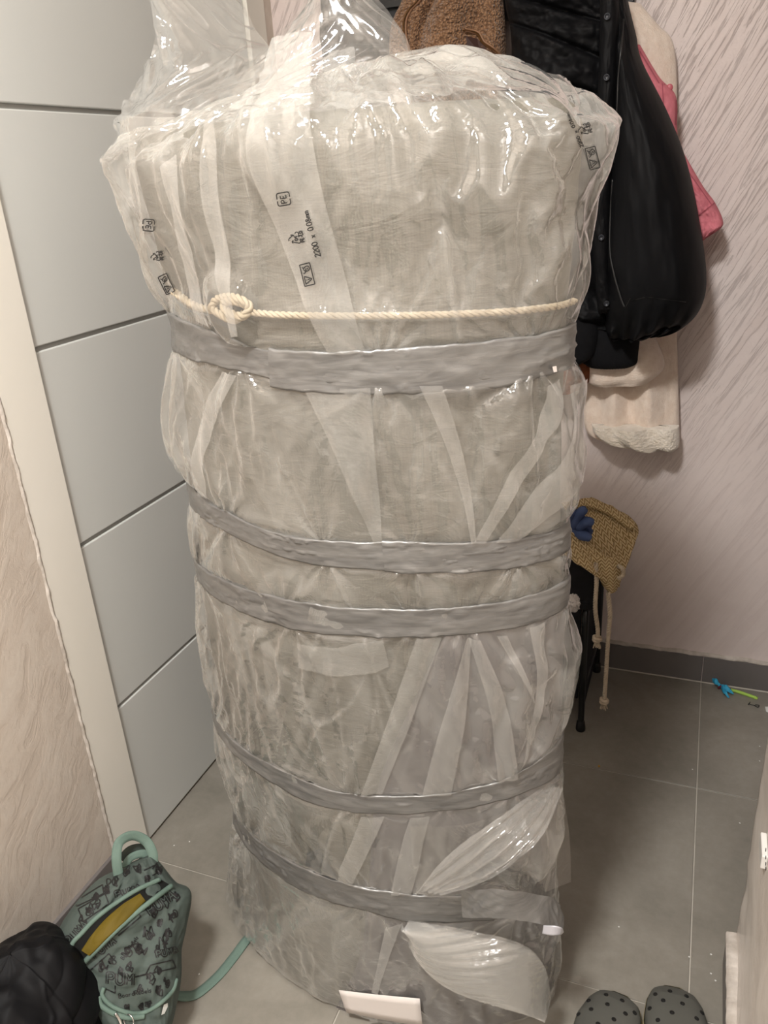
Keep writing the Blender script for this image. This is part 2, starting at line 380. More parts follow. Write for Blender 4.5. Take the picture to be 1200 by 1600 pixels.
# door with horizontal grooves
dr = empty('door_1', (WX, 1.5, 0), None, None, kind='structure')
zs = [.006, .385, .775, 1.165, 1.56, 1.95, 2.15]
box('backing', (WX - .05, 1.096, .007), (WX - .0095, 1.998, 2.15), M['groove'], dr)
for a, b in zip(zs[:-1], zs[1:]):
    box('door_panel', (WX - .03, 1.0965, a + (.0045 if a > .01 else 0)), (WX - .004, 1.997, b - .0045), M['door'], dr, .0022, 2)
ca = empty('trim_1', (WX, 1.05, 0), None, None, kind='structure')
box('casing_board', (WX - .01, .994, 0.001), (WX + .006, 1.0945, 2.16), M['casing'], ca, .0015, 2)
box('casing_board', (WX - .01, 2.0, 0.001), (WX + .006, 2.088, 2.16), M['casing'], ca, .0015, 2)
box('casing_head', (WX - .01, .994, 2.16), (WX + .006, 2.088, 2.25), M['casing'], ca, .0015, 2)
zc = np.linspace(0.09, 2.2, 500)
G = [np.stack([WX + .0045 + dx + .0007 * fbm(zc * 60, zc * 0, 3), .994 + dy + .0016 * fbm(zc * 45, zc * 0 + dy * 100, 6), zc], -1) for dx, dy in ((0, -.007), (.003, -.004), (.0035, -.001), (-.002, .0003))]
grid_mesh('filler_bead', np.array(G), M['filler'], ca)

# ------------------------------------------------------------------ cloth solver
def crumple(P, rh, rv, iters, fixed, clampf=None, kb=.15, ks=1.0, kd=.5, grav=0):
    P = P.astype(np.float32); nu, nv = P.shape[:2]; fx = P[fixed].copy()
    rh = rh.astype(np.float32); rv = rv.astype(np.float32)
    def pr(A, B, L, k):
        d = B - A; l = np.sqrt((d * d).sum(-1)) + 1e-9
        c = (k * .5 * (1 - L / l))[..., None] * d; A += c; B -= c
    rd = np.sqrt(((rh[:, :-1] + rh[:, 1:]) / 2) ** 2 + ((rv[:-1] + rv[1:]) / 2) ** 2)
    for it in range(iters):
        if grav: P[..., 2] += grav
        for o in (0, 1):
            A = P[o:-1:2]; B = P[o + 1::2][:A.shape[0]]; pr(A, B, rh[o::2][:A.shape[0]], ks)
            A = P[:, o:-1:2]; B = P[:, o + 1::2][:, :A.shape[1]]; pr(A, B, rv[:, o::2][:, :A.shape[1]], ks)
            if kd:
                A = P[o:-1:2, :-1]; B = P[o + 1::2, 1:][:A.shape[0]]; pr(A, B, rd[o::2][:A.shape[0]], kd)
                A = P[o:-1:2, 1:]; B = P[o + 1::2, :-1][:A.shape[0]]; pr(A, B, rd[o::2][:A.shape[0]], kd)
        if kb:
            for o in range(4):
                A = P[o:-2:4]; B = P[o + 2::4][:A.shape[0]]; k = A.shape[0]; pr(A, B, (rh[o:-1:4][:k] + rh[o + 1::4][:k]), kb)
                A = P[:, o:-2:4]; B = P[:, o + 2::4][:, :A.shape[1]]; k = A.shape[1]; pr(A, B, (rv[:, o:-1:4][:, :k] + rv[:, o + 1::4][:, :k]), kb)
        if clampf is not None: clampf(P, it / iters)
        P[fixed] = fx
    return P
def up2(A):
    nu, nv = A.shape[:2]
    B = np.zeros((nu * 2 - 1, nv) + A.shape[2:], A.dtype); B[::2] = A; B[1::2] = (A[:-1] + A[1:]) / 2
    C = np.zeros((nu * 2 - 1, nv * 2 - 1) + A.shape[2:], A.dtype); C[:, ::2] = B; C[:, 1::2] = (B[:, :-1] + B[:, 1:]) / 2
    return C
def sheet(P, e, amp, seed, levels=2, iters=40, fixed=None, soft=.05, kb=.12):
    """crumple a free sheet given as a coarse grid of real positions; soft spring to that shape"""
    T = P.copy()
    for lv in range(levels):
        if lv: P = up2(P); T = up2(T); fixed = None if fixed is None else (up2(fixed.astype(float)) > .99)
        nu, nv = P.shape[:2]
        nrm = np.cross(np.gradient(T, axis=0), np.gradient(T, axis=1)); nrm /= np.linalg.norm(nrm, axis=-1)[..., None] + 1e-9
        u, v = np.meshgrid(np.arange(nu), np.arange(nv), indexing='ij'); q = 2 ** lv
        P = P + nrm * ((amp if lv == 0 else amp / q ** 2 * .3) * fbm(u * .23 * (1 if lv else 1), v * .23, seed + lv, 2))[..., None]
        rh = np.linalg.norm(T[1:] - T[:-1], axis=-1) * (1 + e); rv = np.linalg.norm(T[:, 1:] - T[:, :-1], axis=-1) * (1 + e)
        fm = np.zeros((nu, nv), bool) if fixed is None else fixed
        def cl(Q, f, T=T): Q += (T - Q) * soft
        P = crumple(P, rh, rv, iters if lv == 0 else iters // 2, fm, cl, kb)
    return P
def ruled(A, B, nu, nv):
    A = spl(A, nv); B = spl(B, nv); t = np.linspace(0, 1, nu)[:, None, None]
    return A[None] * (1 - t) + B[None] * t

# ------------------------------------------------------------------ the bundle: section of the roll at every height
ZT = np.array([0, .29, .34, .52, .555, .836, .88, .948, .985, 1.197, 1.237, 1.50])
CXT = np.array([-.498, -.469, -.469, -.471, -.468, -.457, -.456, -.451, -.452, -.443, -.440, -.447])
AT = np.array([.347, .318, .316, .321, .319, .310, .309, .302, .301, .291, .289, .312])
RN = 1.7; RB = .165; RBB = .235; ROT = -.034
def sec(z): return np.interp(z, ZT, CXT), np.interp(z, ZT, AT), 1.036 - .026 * z
def body_at(t, z, h=0.0):
    """angle t (0 = front), height z, offset h -> world point"""
    t, z, h = np.broadcast_arrays(np.asarray(t, float), np.asarray(z, float), np.asarray(h, float))
    z2 = np.minimum(z, 1.50)
    cx, a, cy = sec(z2); s, c = np.sin(t), np.cos(t); b = RB + (RBB - RB) * sstep(-.1, -.9, c)
    x = a * np.sign(s) * np.abs(s) ** (2 / RN); y = -b * np.sign(c) * np.abs(c) ** (2 / RN)
    nx = np.sign(s) * np.abs(s) ** (2 - 2 / RN) / a; ny = -np.sign(c) * np.abs(c) ** (2 - 2 / RN) / b
    l = np.hypot(nx, ny) + 1e-9; nx /= l; ny /= l
    x = x + nx * h; y = y + ny * h
    return np.stack([cx + x * np.cos(ROT) - y * np.sin(ROT), cy + x * np.sin(ROT) + y * np.cos(ROT), z], -1)
def Fb(p):
    cx, a, cy = sec(p[2]); dx, dy = p[0] - cx, p[1] - cy
    x = dx * np.cos(ROT) + dy * np.sin(ROT); y = -dx * np.sin(ROT) + dy * np.cos(ROT)
    b = RB if y < 0 else RBB
    return abs(x / a) ** RN + abs(y / b) ** RN - 1, x / a, y / b
def hit(px, py):
    """photo ray -> (t, z) on the roll; a ray that misses gives the nearest outline point"""
    d = ray(px, py); best = None; prev = None
    for k in range(240):
        l = .6 + k * .005; p = CAM + d * l / d[1] * 1.0; f, xx, yy = Fb(p)
        if best is None or f < best[0]: best = (f, p, xx, yy)
        if f <= 0:
            lo, hi_ = l - .005, l
            for _ in range(12):
                m_ = (lo + hi_) / 2; p = CAM + d * m_ / d[1]; f, xx, yy = Fb(p)
                if f > 0: lo = m_
                else: hi_ = m_
            best = (f, p, xx, yy); break
    f, p, xx, yy = best
    t = math.atan2(math.copysign(abs(xx) ** (RN / 2), xx), math.copysign(abs(yy) ** (RN / 2), -yy))
    return t, p[2]
def on_body(pts, h=0.0):
    tz = np.array([hit(*p) for p in pts]); return body_at(tz[:, 0], tz[:, 1], h)

roll = empty('wrapped_bundle', (-.48, 1.05, 0), 'tall grey fabric roll wrapped in clear plastic film and bound with silver tape', 'parcel')
# arc length table for even spacing around the section
tt = np.linspace(-np.pi, np.pi, 2001); pp = body_at(tt, .9); ss = np.concatenate([[0], np.cumsum(np.linalg.norm(np.diff(pp, axis=0), axis=1))])
PER = ss[-1]; ss0 = ss - np.interp(0, tt, ss)
def t_of(s): return np.interp(s, ss0, tt)
def s_of(t): return np.interp(t, tt, ss0)
# inner fabric roll, softly dented, closed at the top with a rounded edge
nu, nv = 360, 300
sv = np.linspace(ss0[0], ss0[-1], nu); zv = np.linspace(0.004, 1.455, nv)
SG, ZG = np.meshgrid(sv, zv, indexing='ij')
dent = .0018 * fbm(SG * 4, ZG * 7, 21) + .0009 * fbm(SG * 9, ZG * 34, 22)
P = body_at(t_of(SG), ZG, dent - .008)
caps = []
for k in range(1, 9):
    f = k / 8 * math.pi / 2; R_ = .03
    caps.append(body_at(t_of(sv), np.full(nu, 1.455), -.008 - R_ * (1 - math.cos(f))) + np.array([0, 0, R_ * math.sin(f)]))
ctr = np.array([-.445, 1.02, 1.485])
last = caps[-1]
for k in range(1, 12):
    f = k / 11; q = last * (1 - f) + ctr * f; q[:, 2] = 1.485 - .006 * math.sin(f * 20); caps.append(q)
P = np.concatenate([P, np.stack(caps, 1)], 1)
inner = grid_mesh('fabric_roll', P, M['fabric'], roll)
# smooth darker overlap of the roll on the lower right
def patch(name, L, R_, h, mt, nu=40, nv=60, par=roll, wob=.001, seed=3):
    L = spl(np.array(L, float), nv); R_ = spl(np.array(R_, float), nv)
    a = np.array([hit(*p) for p in L]); b = np.array([hit(*p) for p in R_]); t = np.linspace(0, 1, nu)[:, None]
    tg = a[None, :, 0] * (1 - t) + b[None, :, 0] * t; zg = a[None, :, 1] * (1 - t) + b[None, :, 1] * t
    return body_at(tg, zg, h + wob * fbm(tg * 9, zg * 20, seed))
G = patch('x', [(700, 985), (640, 1110), (588, 1240), (575, 1400), (560, 1500), (520, 1585)], [(895, 940), (888, 1050), (880, 1180), (882, 1300), (876, 1450), (862, 1585)], -.0035, M['fabric_dark'], wob=.0003)
G2 = G.copy(); G2[[0, -1]] -= 0; 
fl = grid_mesh('fabric_overlap', G, M['fabric_dark'], roll); tag(fl, 'smoother darker grey overlap of the roll')
sm = fl.modifiers.new('thick', 'SOLIDIFY'); sm.thickness = .003; sm.offset = 0

# ------------------------------------------------------------------ tape bands (edges measured on the roll)
BANDS = [
 ([(272, 490), (330, 515), (430, 553), (600, 548), (750, 537), (890, 512)], [(272, 545), (350, 572), (425, 588), (600, 603), (750, 595), (890, 558)]),
 ([(292, 745), (340, 790), (420, 830), (600, 845), (750, 848), (882, 820)], [(300, 785), (360, 830), (440, 870), (600, 890), (700, 893), (885, 857)]),
 ([(305, 870), (350, 905), (450, 935), (600, 950), (750, 945), (885, 900)], [(312, 905), (360, 945), (450, 980), (600, 992), (700, 992), (885, 945)]),
 ([(335, 1105), (370, 1160), (450, 1205), (520, 1236), (700, 1238), (800, 1213), (876, 1148)], [(335, 1130), (400, 1203), (480, 1250), (560, 1268), (700, 1265), (820, 1235), (876, 1195)]),
 ([(368, 1265), (430, 1330), (500, 1365), (560, 1383), (650, 1397), (740, 1397), (800, 1390)], [(372, 1300), (420, 1352), (480, 1395), (560, 1415), (630, 1437), (720, 1437), (790, 1432)]),
]
BZ = []
for top, bot in BANDS:
    r = []
    for c in (top, bot):
        q = np.array([hit(*p) for p in c]); q = q[np.argsort(q[:, 0])]
        s = s_of(q[:, 0]); zq = q[:, 1]
        back = (zq[0] + zq[-1]) / 2
        r.append((np.concatenate([[ss0[0]], s, [ss0[-1]]]), np.concatenate([[back], zq, [back]])))
    BZ.append(r)
def bandz(k, s):
    (s1, z1), (s2, z2) = BZ[k]
    def sm_(x, xp, fp):
        d = .035; return (np.interp(x - d, xp, fp) + 2 * np.interp(x, xp, fp) + np.interp(x + d, xp, fp)) / 4
    a = sm_(s, s1, z1); b = sm_(s, s2, z2)
    m_ = (a + b) / 2; hw = np.maximum((a - b) / 2, .012 if k in (3,) else .017)
    return m_ + hw, m_ - hw

# ------------------------------------------------------------------ film, solved as a bag pulled in by the bands
def film_solve():
    zt = 1.60
    nu, nv = 169, 161
    sv = np.linspace(ss0[0], ss0[-1], nu); zv = np.linspace(.012, zt, nv)
    Sg, Zg = np.meshgrid(sv, zv, indexing='ij')
    # outline allowance left and right (m) by height
    hl = lambda z: np.interp(z, [0, .1, .24, .30, .36, .44, .50, .55, .6, .75, .83, .88, .91, .95, 1.0, 1.04, 1.1, 1.17, 1.2, 1.24, 1.3, 1.38, 1.48, 1.6], [.012, .012, .008, .003, .010, .016, .006, .004, .014, .012, .006, .003, .018, .003, .012, .034, .040, .022, .003, .003, .036, .055, .066, .05])
    hr = lambda z: np.interp(z, [0, .1, .25, .3, .4, .5, .56, .65, .78, .82, .88, .91, .95, 1.0, 1.06, 1.12, 1.17, 1.2, 1.24, 1.3, 1.4, 1.5, 1.6], [.006, .014, .006, .012, .022, .004, .004, .016, .022, .004, .003, .012, .003, .012, .024, .032, .028, .003, .003, .024, .046, .05, .05])
    tg = lambda S_: t_of(S_)
    def envelope(S_, Z_):
        t = tg(S_); L = sstep(-.55, -1.25, t); R_ = sstep(.75, 1.35, t)
        e = .0075 + .003 * noise(S_ * 7, Z_ * 7, 51)
        e = e + np.maximum(hl(Z_) - .006, 0) * L + np.maximum(hr(Z_) - .006, 0) * R_
        e = e + .02 * sstep(1.30, 1.46, Z_)
        return np.clip(e, .002, None)
    # extra material: more at the sides, less across the front
    def excess(S_, Z_):
        t = tg(S_); side = sstep(.35, 1.3, np.abs(t + .05))
        return .020 + .10 * side + .02 * sstep(1.25, 1.45, Z_)
    def hold(S_, Z_, w_):
        m_ = np.zeros(S_.shape)
        for k in range(5):
            a, b = bandz(k, S_[:, 0]); a = a[:, None]; b = b[:, None]
            m_ = np.maximum(m_, ((Z_ < a + w_) & (Z_ > b - w_)))
        return m_ > 0
    gath = [[-.42, -.30, -.10, .10, .30], [-.36, -.16, .135, .02, .27], [-.30, -.05, .12, .2], [-.33, .04, .17, .27], [-.25, .02, .09, .3]]
    T0 = np.stack([Sg, Zg, np.zeros_like(Sg)], -1)
    # pull material toward the gather points near each band
    ds = np.zeros_like(Sg)
    for k in range(5):
        a, b = bandz(k, Sg[:, 0]); zc_ = ((a + b) / 2)[:, None]
        wz = np.exp(-((Zg - zc_) / .055) ** 2)
        for g in gath[k]: ds += wz * (-(Sg - g)) * np.exp(-((Sg - g) / .05) ** 2) * .42
    P = T0.copy(); P[..., 0] += ds
    P[..., 2] = envelope(Sg, Zg) * (.5 + .5 * fbm(Sg * 16, Zg * 8, 61, 3))
    for lv in range(3):
        if lv: P = up2(P); Sg = up2(Sg); Zg = up2(Zg)
        nu, nv = Sg.shape
        if lv: P[..., 2] += .0009 / lv * fbm(Sg * 60 * lv, Zg * 60 * lv, 70 + lv, 2)
        env = envelope(Sg, Zg).astype(np.float32); ex = excess(Sg, Zg)
        dS = (ss0[-1] - ss0[0]) / (nu - 1); dZ = (zt - .012) / (nv - 1)
        rh = dS * (1 + (ex[1:] + ex[:-1]) / 2); rv = dZ * (1.008 + .028 * sstep(.5, 1.3, np.abs(tg((Sg[:, 1:] + Sg[:, :-1]) / 2))))
        fm = hold(Sg, Zg, .002); P[..., 2][fm] = .0012 + .0012 * fbm(Sg[fm] * 90, Zg[fm] * 20, 5, 2)
        fm2 = fm.copy(); fm2[0] = fm2[-1] = True; fm2[:, 0] = True
        near = hold(Sg, Zg, .012)
        lim = env.copy(); lim[near & ~fm] = np.minimum(lim[near & ~fm], .007)
        rpq = np.array([hit(*p) for p in ((300, 474), (350, 485), (388, 487), (500, 493), (600, 493), (700, 491), (800, 486), (870, 478), (896, 470))])
        rz = np.interp(Sg, s_of(rpq[:, 0]), rpq[:, 1], left=-1, right=-1)
        kq = hit(366, 480); ks_ = s_of(kq[0])
        lo = np.maximum(.0006, .0088 - .9 * np.maximum(np.abs(Zg - rz) - .004, 0))
        lo = np.maximum(lo, .021 - .55 * np.maximum(np.hypot(Sg - ks_, Zg - kq[1]) - .026, 0)); lo[fm2] = .0006
        lim = np.maximum(lim, lo + .001)
        def cl(Q, f, lim=lim, lo=lo):
            h = Q[..., 2]; np.maximum(h, lo, out=h); h[:] = np.where(h > lim, lim + (h - lim) * .35, h)
        P = crumple(P, rh, rv, (130, 50, 22)[lv], fm2, cl, kb=(.16, .22, .26)[lv])
    return P, Sg, Zg
P, Sg, Zg = film_solve()
def film_map(Q, cap=True):
    s, z, h = Q[..., 0], Q[..., 1], Q[..., 2]
    t = t_of(np.clip(s, ss0[0], ss0[-1]))
    zc_ = 1.44; k = np.clip((z - zc_) / .16, 0, 1) * math.pi / 2
    W0 = body_at(t, np.minimum(z, zc_), h)
    c0 = np.array([-.44, 1.04, 0.])
    sc = np.where(z > zc_, np.clip(np.cos(k), 0, 1) ** .55, 1.0)[..., None]
    W0[..., :2] = c0[:2] + (W0[..., :2] - c0[:2]) * sc
    rise = np.interp(W0[..., 0], [-.8, -.6, -.45, -.3, -.15], [.035, .05, .07, .085, .05])
    W0[..., 2] = np.where(z > zc_, zc_ + rise * np.sin(k) * 1.15 + .012 * fbm(s * 30, z * 30, 77, 3) * np.sin(k) + (h - .01) * .3, z)
    return W0
def ridge(x, y, sd, k=14.0): return np.maximum(0, 1 - np.abs(noise(x, y, sd)) * k)
def ridges(S_, Z_):
    wx = S_ + .05 * noise(S_ * 5, Z_ * 4, 201); wz = Z_ + .05 * noise(S_ * 4, Z_ * 5, 202); r = 0
    for q, (sx, sz, sk, a_) in enumerate(((7, 2.0, .35, 1.0), (9, 2.4, -.45, .9), (13, 4, .15, .7), (6, 7, .8, .5), (22, 7, -.2, .5))):
        r = r + a_ * ridge((wx + sk * wz) * sx, wz * sz, 210 + q, 16 if q < 4 else 10) * np.clip(.3 + 1.4 * noise(S_ * 4, Z_ * 4, 230 + q), 0, 1)
    return r
RG = ridges(P[..., 0], P[..., 1])
P[..., 2] += np.where(P[..., 2] > .0028, .0028 * np.minimum(RG, 1.5), 0)
def patches(S_, Z_):
    l = 1.0
    for q, (sx, sz, sk) in enumerate(((6, 1.6, .30), (7.5, 1.8, -.42), (5, 2.6, .05), (14, 3, .6))):
        v_ = noise((S_ + sk * Z_) * sx, Z_ * sz, 250 + q); l = l + .85 * sstep(.27, .31, v_) * sstep(.62, .40, v_)
    return l
LAY = patches(P[..., 0], P[..., 1]) + 1.8 * np.minimum(RG, 1.2)
FW = film_map(P)
filmo = grid_mesh('plastic_film', FW, M['film'], roll)
tag(filmo, 'clear crinkled polythene film')
_at = filmo.data.attributes.new('film_layers', 'FLOAT', 'POINT'); _at.data.foreach_set('value', LAY.reshape(-1).astype(np.float32))
bvh = None
def film_bvh():
    me = filmo.data; n_ = len(me.vertices); co = np.empty(n_ * 3, np.float32); me.vertices.foreach_get('co', co)
    pf = np.empty(len(me.polygons) * 4, np.int32); me.loops.foreach_get('vertex_index', pf)
    return co.reshape(-1, 3), pf.reshape(-1, 4)

# tape bands ------------------------------------------------------------
def tape_band(k, s0, s1, h0=.0032, par=roll, extra=None, dz=(0, 0), seed=0, name='tape_band'):
    n_ = int((s1 - s0) / .0025) + 2; s = np.linspace(s0, s1, n_); a, b = bandz(k, s); m_ = 18
    f = np.linspace(0, 1, m_)
    a = a + dz[0] + .0012 * fbm(s * 40, s * 0, seed + 1); b = b + dz[1] + .0012 * fbm(s * 40, s * 0 + 5, seed + 2)
    Zt = b[:, None] * (1 - f) + a[:, None] * f; St = np.repeat(s[:, None], m_, 1)
    wr_ = fbm(St * 8 + 3, Zt * 90, seed + 9, 3); ridge = np.maximum(0, 1 - np.abs(wr_) * 9) * np.clip(noise(St * 9, Zt * 30, seed + 4) + .25, 0, 1)
    h = h0 + .0014 * fbm(St * 30, Zt * 55, seed + 3, 3) + .0036 * ridge
    if extra is not None: h = h + extra(St, f[None])
    Q = body_at(t_of(St), Zt, h)
    rim0 = body_at(t_of(St[:, :1]), Zt[:, :1], 0.0008); rim1 = body_at(t_of(St[:, -1:]), Zt[:, -1:], 0.0008)
    return grid_mesh(name, np.concatenate([rim0, Q, rim1], 1), M['tape'], par)
for k in range(5):
    tape_band(k, ss0[0], ss0[-1] if k < 4 else s_of(hit(770, 1415)[0]), seed=k * 10)
sA = s_of(hit(425, 575)[0])
tape_band(0, sA, ss0[-1], .0052, dz=(.003, -.010), seed=77)
sA = s_of(hit(600, 870)[0])
tape_band(1, sA, ss0[-1], .0046, dz=(.002, -.001), seed=87)
# loose end of the lowest band, standing away to the right
bA = at_y(735, 1391, .885); 
top = np.array([at_y(722, 1393, .868), at_y(790, 1390, .860), at_y(840, 1398, .90), at_y(866, 1404, .925), at_y(880, 1425, .95)])
bot = np.array([at_y(722, 1434, .862), at_y(780, 1434, .850), at_y(840, 1443, .875), at_y(868, 1449, .905), at_y(881, 1452, .92)])
G = ruled(top, bot, 14, 60)
grid_mesh('loose_tape_end', sheet(G, .002, .002, 4, 1, 10), M['tape'], roll)
G = ruled(np.array([at_y(849, 1446, .880), at_y(865, 1447, .874), at_y(878, 1450, .880), at_y(881, 1456, .895)]), np.array([at_y(847, 1459, .878), at_y(862, 1462, .872), at_y(875, 1461, .878), at_y(881, 1457, .895)]), 8, 30)
tg_ = grid_mesh('folded_tape_tip', G, M['tape_back'], roll); tag(tg_, 'pale shiny curled tip of the tape end')
tg_.modifiers.new('thick', 'SOLIDIFY').thickness = .0012
# small white scrap stuck at the end of the first band
tag(mesh('adhesive_scrap', on_body([(855, 571), (861, 570), (862, 579), (857, 580)], .009), [(0, 1, 2, 3)], M['paper'], roll), 'tiny white scrap on the tape')

# folded pleats: doubled film lying over the film --------------------------
FBV = None
def film_h(tg, zg):
    global FBV
    if FBV is None: FBV = bvh_of([filmo])
    A0 = body_at(tg, zg, .09); B0 = body_at(tg, zg, 0.0); out = np.zeros(tg.shape)
    for i in np.ndindex(tg.shape):
        d = Vector(B0[i] - A0[i]); loc, nr, k, ds_ = FBV.ray_cast(Vector(A0[i]), d.normalized(), .1)
        out[i] = .09 - ds_ if loc is not None else .006
    hi = out.copy()
    for _ in range(3):
        q = np.pad(hi, 1, mode='edge'); hi = np.maximum.reduce([q[1:-1, 1:-1], q[:-2, 1:-1], q[2:, 1:-1], q[1:-1, :-2], q[1:-1, 2:]])
    for _ in range(10):
        q = np.pad(hi, 1, mode='edge'); hi = (q[1:-1, 1:-1] * 2 + q[:-2, 1:-1] + q[2:, 1:-1] + q[1:-1, :-2] + q[1:-1, 2:]) / 6
    return hi
def bvh_of(objs):
    V = []; T = []; o_ = 0
    for ob in objs:
        me = ob.data; n_ = len(me.vertices); co = np.empty(n_ * 3, np.float32); me.vertices.foreach_get('co', co)
        V += co.reshape(-1, 3).tolist(); T += [[i + o_ for i in p.vertices] for p in me.polygons]; o_ += n_
    return BVHTree.FromPolygons(V, T)
def pleat(L, R_, h=.010, wob=.003, e=.004, seed=1, nu=22, nv=60, mt='film_double', bulge=.0):
    L = spl(np.array(L, float), nv); R_ = spl(np.array(R_, float), nv)
    a = np.array([hit(*p) for p in L]); b = np.array([hit(*p) for p in R_]); t = np.linspace(0, 1, nu)[:, None]
    tg = a[None, :, 0] * (1 - t) + b[None, :, 0] * t; zg = a[None, :, 1] * (1 - t) + b[None, :, 1] * t
    hh = film_h(tg, zg) + .0022 + bulge * np.sin(np.pi * t) * np.sin(np.pi * np.linspace(0, 1, nv))[None] + wob * fbm(tg * 8, zg * 14, seed)
    T = body_at(tg, zg, hh)
    o = grid_mesh('film_pleat', T, M[mt], roll); return o
PL = [
 ([(400, 172), (405, 260), (440, 370), (478, 470), (515, 552)], [(488, 60), (490, 170), (512, 300), (545, 440), (572, 550)], .016),
 ([(478, 606), (520, 690), (562, 790), (585, 846)], [(580, 604), (586, 690), (594, 780), (598, 846)], .011),
 ([(326, 190), (330, 300), (350, 400), (382, 522)], [(340, 172), (352, 300), (374, 420), (392, 520)], .018),
 ([(272, 260), (290, 340), (302, 430), (318, 500)], [(290, 240), (304, 330), (318, 430), (338, 510)], .020),
 ([(738, 845), (790, 735), (838, 650), (846, 600)], [(756, 845), (812, 740), (856, 665), (868, 590)], .012),
 ([(772, 845), (820, 770), (868, 690), (875, 600)], [(806, 842), (868, 780), (902, 700), (905, 590)], .022),
 ([(655, 600), (690, 680), (720, 770), (734, 845)], [(690, 600), (715, 680), (735, 770), (742, 845)], .010),
 ([(651, 994), (607, 1123), (566, 1238)], [(690, 994), (643, 1123), (598, 1238)], .010),
 ([(729, 994), (690, 1123), (660, 1238)], [(736, 994), (727, 1110), (704, 1238)], .011),
 ([(731, 994), (764, 1110), (776, 1218)], [(748, 994), (786, 1090), (806, 1212)], .014),
 ([(822, 975), (832, 1080), (812, 1190)], [(846, 968), (846, 1060), (834, 1150)], .018),
 ([(775, 992), (802, 1040), (826, 1090)], [(790, 990), (812, 1040), (829, 1090)], .018),
 ([(566, 1272), (552, 1310), (535, 1350), (530, 1374)], [(602, 1272), (585, 1310), (566, 1350), (552, 1380)], .009),
 ([(642, 1272), (630, 1310), (618, 1360), (612, 1393)], [(672, 1272), (662, 1310), (652, 1360), (642, 1394)], .010),
 ([(604, 1442), (592, 1500), (582, 1550), (580, 1590)], [(628, 1440), (606, 1500), (592, 1550), (592, 1590)], .008),
 ([(350, 580), (322, 640), (314, 700), (318, 760)], [(376, 585), (340, 660), (328, 720), (330, 778)], .018),
 ([(470, 1000), (520, 1010), (560, 1000), (600, 996)], [(470, 1040), (520, 1052), (580, 1050), (608, 1040)], .008),
]
for i, (a, b, h) in enumerate(PL):
    pleat(a, b, h, seed=100 + i * 7, wob=.0012, e=.002)
# film skirt above the lowest band hanging free on the right, and the pale tail at the foot
def free_sheet(name, L, R_, yl, yr, e, amp, seed, mt, nu=30, nv=40, lv=2, soft=.05, it=40, bow=0):
    A = np.array([at_y(p[0], p[1], y) for p, y in zip(L, yl)]); B = np.array([at_y(p[0], p[1], y) for p, y in zip(R_, yr)])
    G = ruled(A, B, nu, nv)
    if bow: t = np.linspace(0, 1, nu)[:, None]; G[..., 1] -= bow * np.sin(np.pi * t)
    return grid_mesh(name, sheet(G, e, amp, seed, lv, it, soft=soft), M[mt], roll)
def fold_sheet(name, L, R_, yl, yr, nf, amp, mt, nu=70, nv=60, ph=0.0):
    A = spl(np.array([at_y(p[0], p[1], y) for p, y in zip(L, yl)]), nv); B = spl(np.array([at_y(p[0], p[1], y) for p, y in zip(R_, yr)]), nv)
    t = np.linspace(0, 1, nu)[:, None]; v = np.linspace(0, 1, nv)[None]; G = A[None] * (1 - t[..., None]) + B[None] * t[..., None]
    w_ = (t * nf + ph + .35 * noise(v * 3, v * 0, int(ph * 10) + 3)); tri = np.abs((w_ % 1) * 2 - 1) ** .8
    G[..., 1] -= amp * tri * np.sin(np.pi * np.clip(v * .9 + .05, 0, 1)) + .25 * amp * fbm(t * 7, v * 6, 5)
    return grid_mesh(name, G, M[mt], roll)
fold_sheet('gathered_film', [(858, 1222), (770, 1280), (700, 1335), (650, 1393)], [(880, 1232), (846, 1305), (775, 1362), (690, 1396)], [.985, .90, .865, .842], [1.0, .93, .875, .845], 4, .016, 'film_double')
free_sheet('film_skirt', [(640, 1290), (645, 1350), (652, 1397)], [(878, 1225), (890, 1310), (892, 1378)], [.862, .856, .850], [1.0, .99, .975], .004, .0015, 301, 'film', bow=.035)
for j, (dy, sd) in enumerate(((0, 311), (.012, 317), (.022, 331))):
    free_sheet('film_tail', [(628, 1440), (650, 1500), (700, 1545), (775, 1572), (850, 1594)], [(640, 1438), (735, 1455 + 6 * j), (815, 1475 + 4 * j), (850, 1510), (861, 1560)],
           [.862 + dy, .845 + dy, .835 + dy, .845 + dy, .87 + dy], [.865 + dy, .850 + dy, .865 + dy, .895 + dy, .925 + dy], (.012), .003, sd, 'film_double', nu=30, nv=46, bow=.02)
# loose bag mouth above the roll
def tuft(L, R_, yl, yr, seed, e=.03, amp=.03, mt='film_tuft', bow=.03, nu=18, nv=25, soft=.015):
    return free_sheet('film_tuft', L, R_, yl, yr, e, amp, seed, mt, nu, nv, 3, soft, 60, bow)
LA = [(215, -90), (229, -10), (240, 60), (215, 130), (196, 170), (181, 196), (196, 260)]; RA = [(360, -100), (372, -20), (398, 50), (432, 78), (405, 120), (372, 160), (360, 230)]
tuft(LA, RA, [1.10, 1.08, 1.05, 1.0, .97, .95, .96], [1.10, 1.08, 1.04, 1.02, .98, .93, .91], 401, bow=.05)
tuft([(p[0] + 6, p[1] - 4) for p in LA], [(p[0] - 4, p[1] - 3) for p in RA], [1.18, 1.17, 1.15, 1.1, 1.05, 1.02, 1.0], [1.18, 1.17, 1.14, 1.12, 1.07, 1.0, .98], 417, bow=-.02)
LB = [(498, -70), (488, -15), (430, 70), (385, 120), (350, 165), (345, 215)]; RB_ = [(520, -80), (575, -10), (636, 62), (643, 118), (640, 140), (640, 175)]
tuft(LB, RB_, [1.02, 1.01, .98, .94, .905, .895], [1.03, 1.02, 1.0, .98, .94, .89], 433, bow=.03)
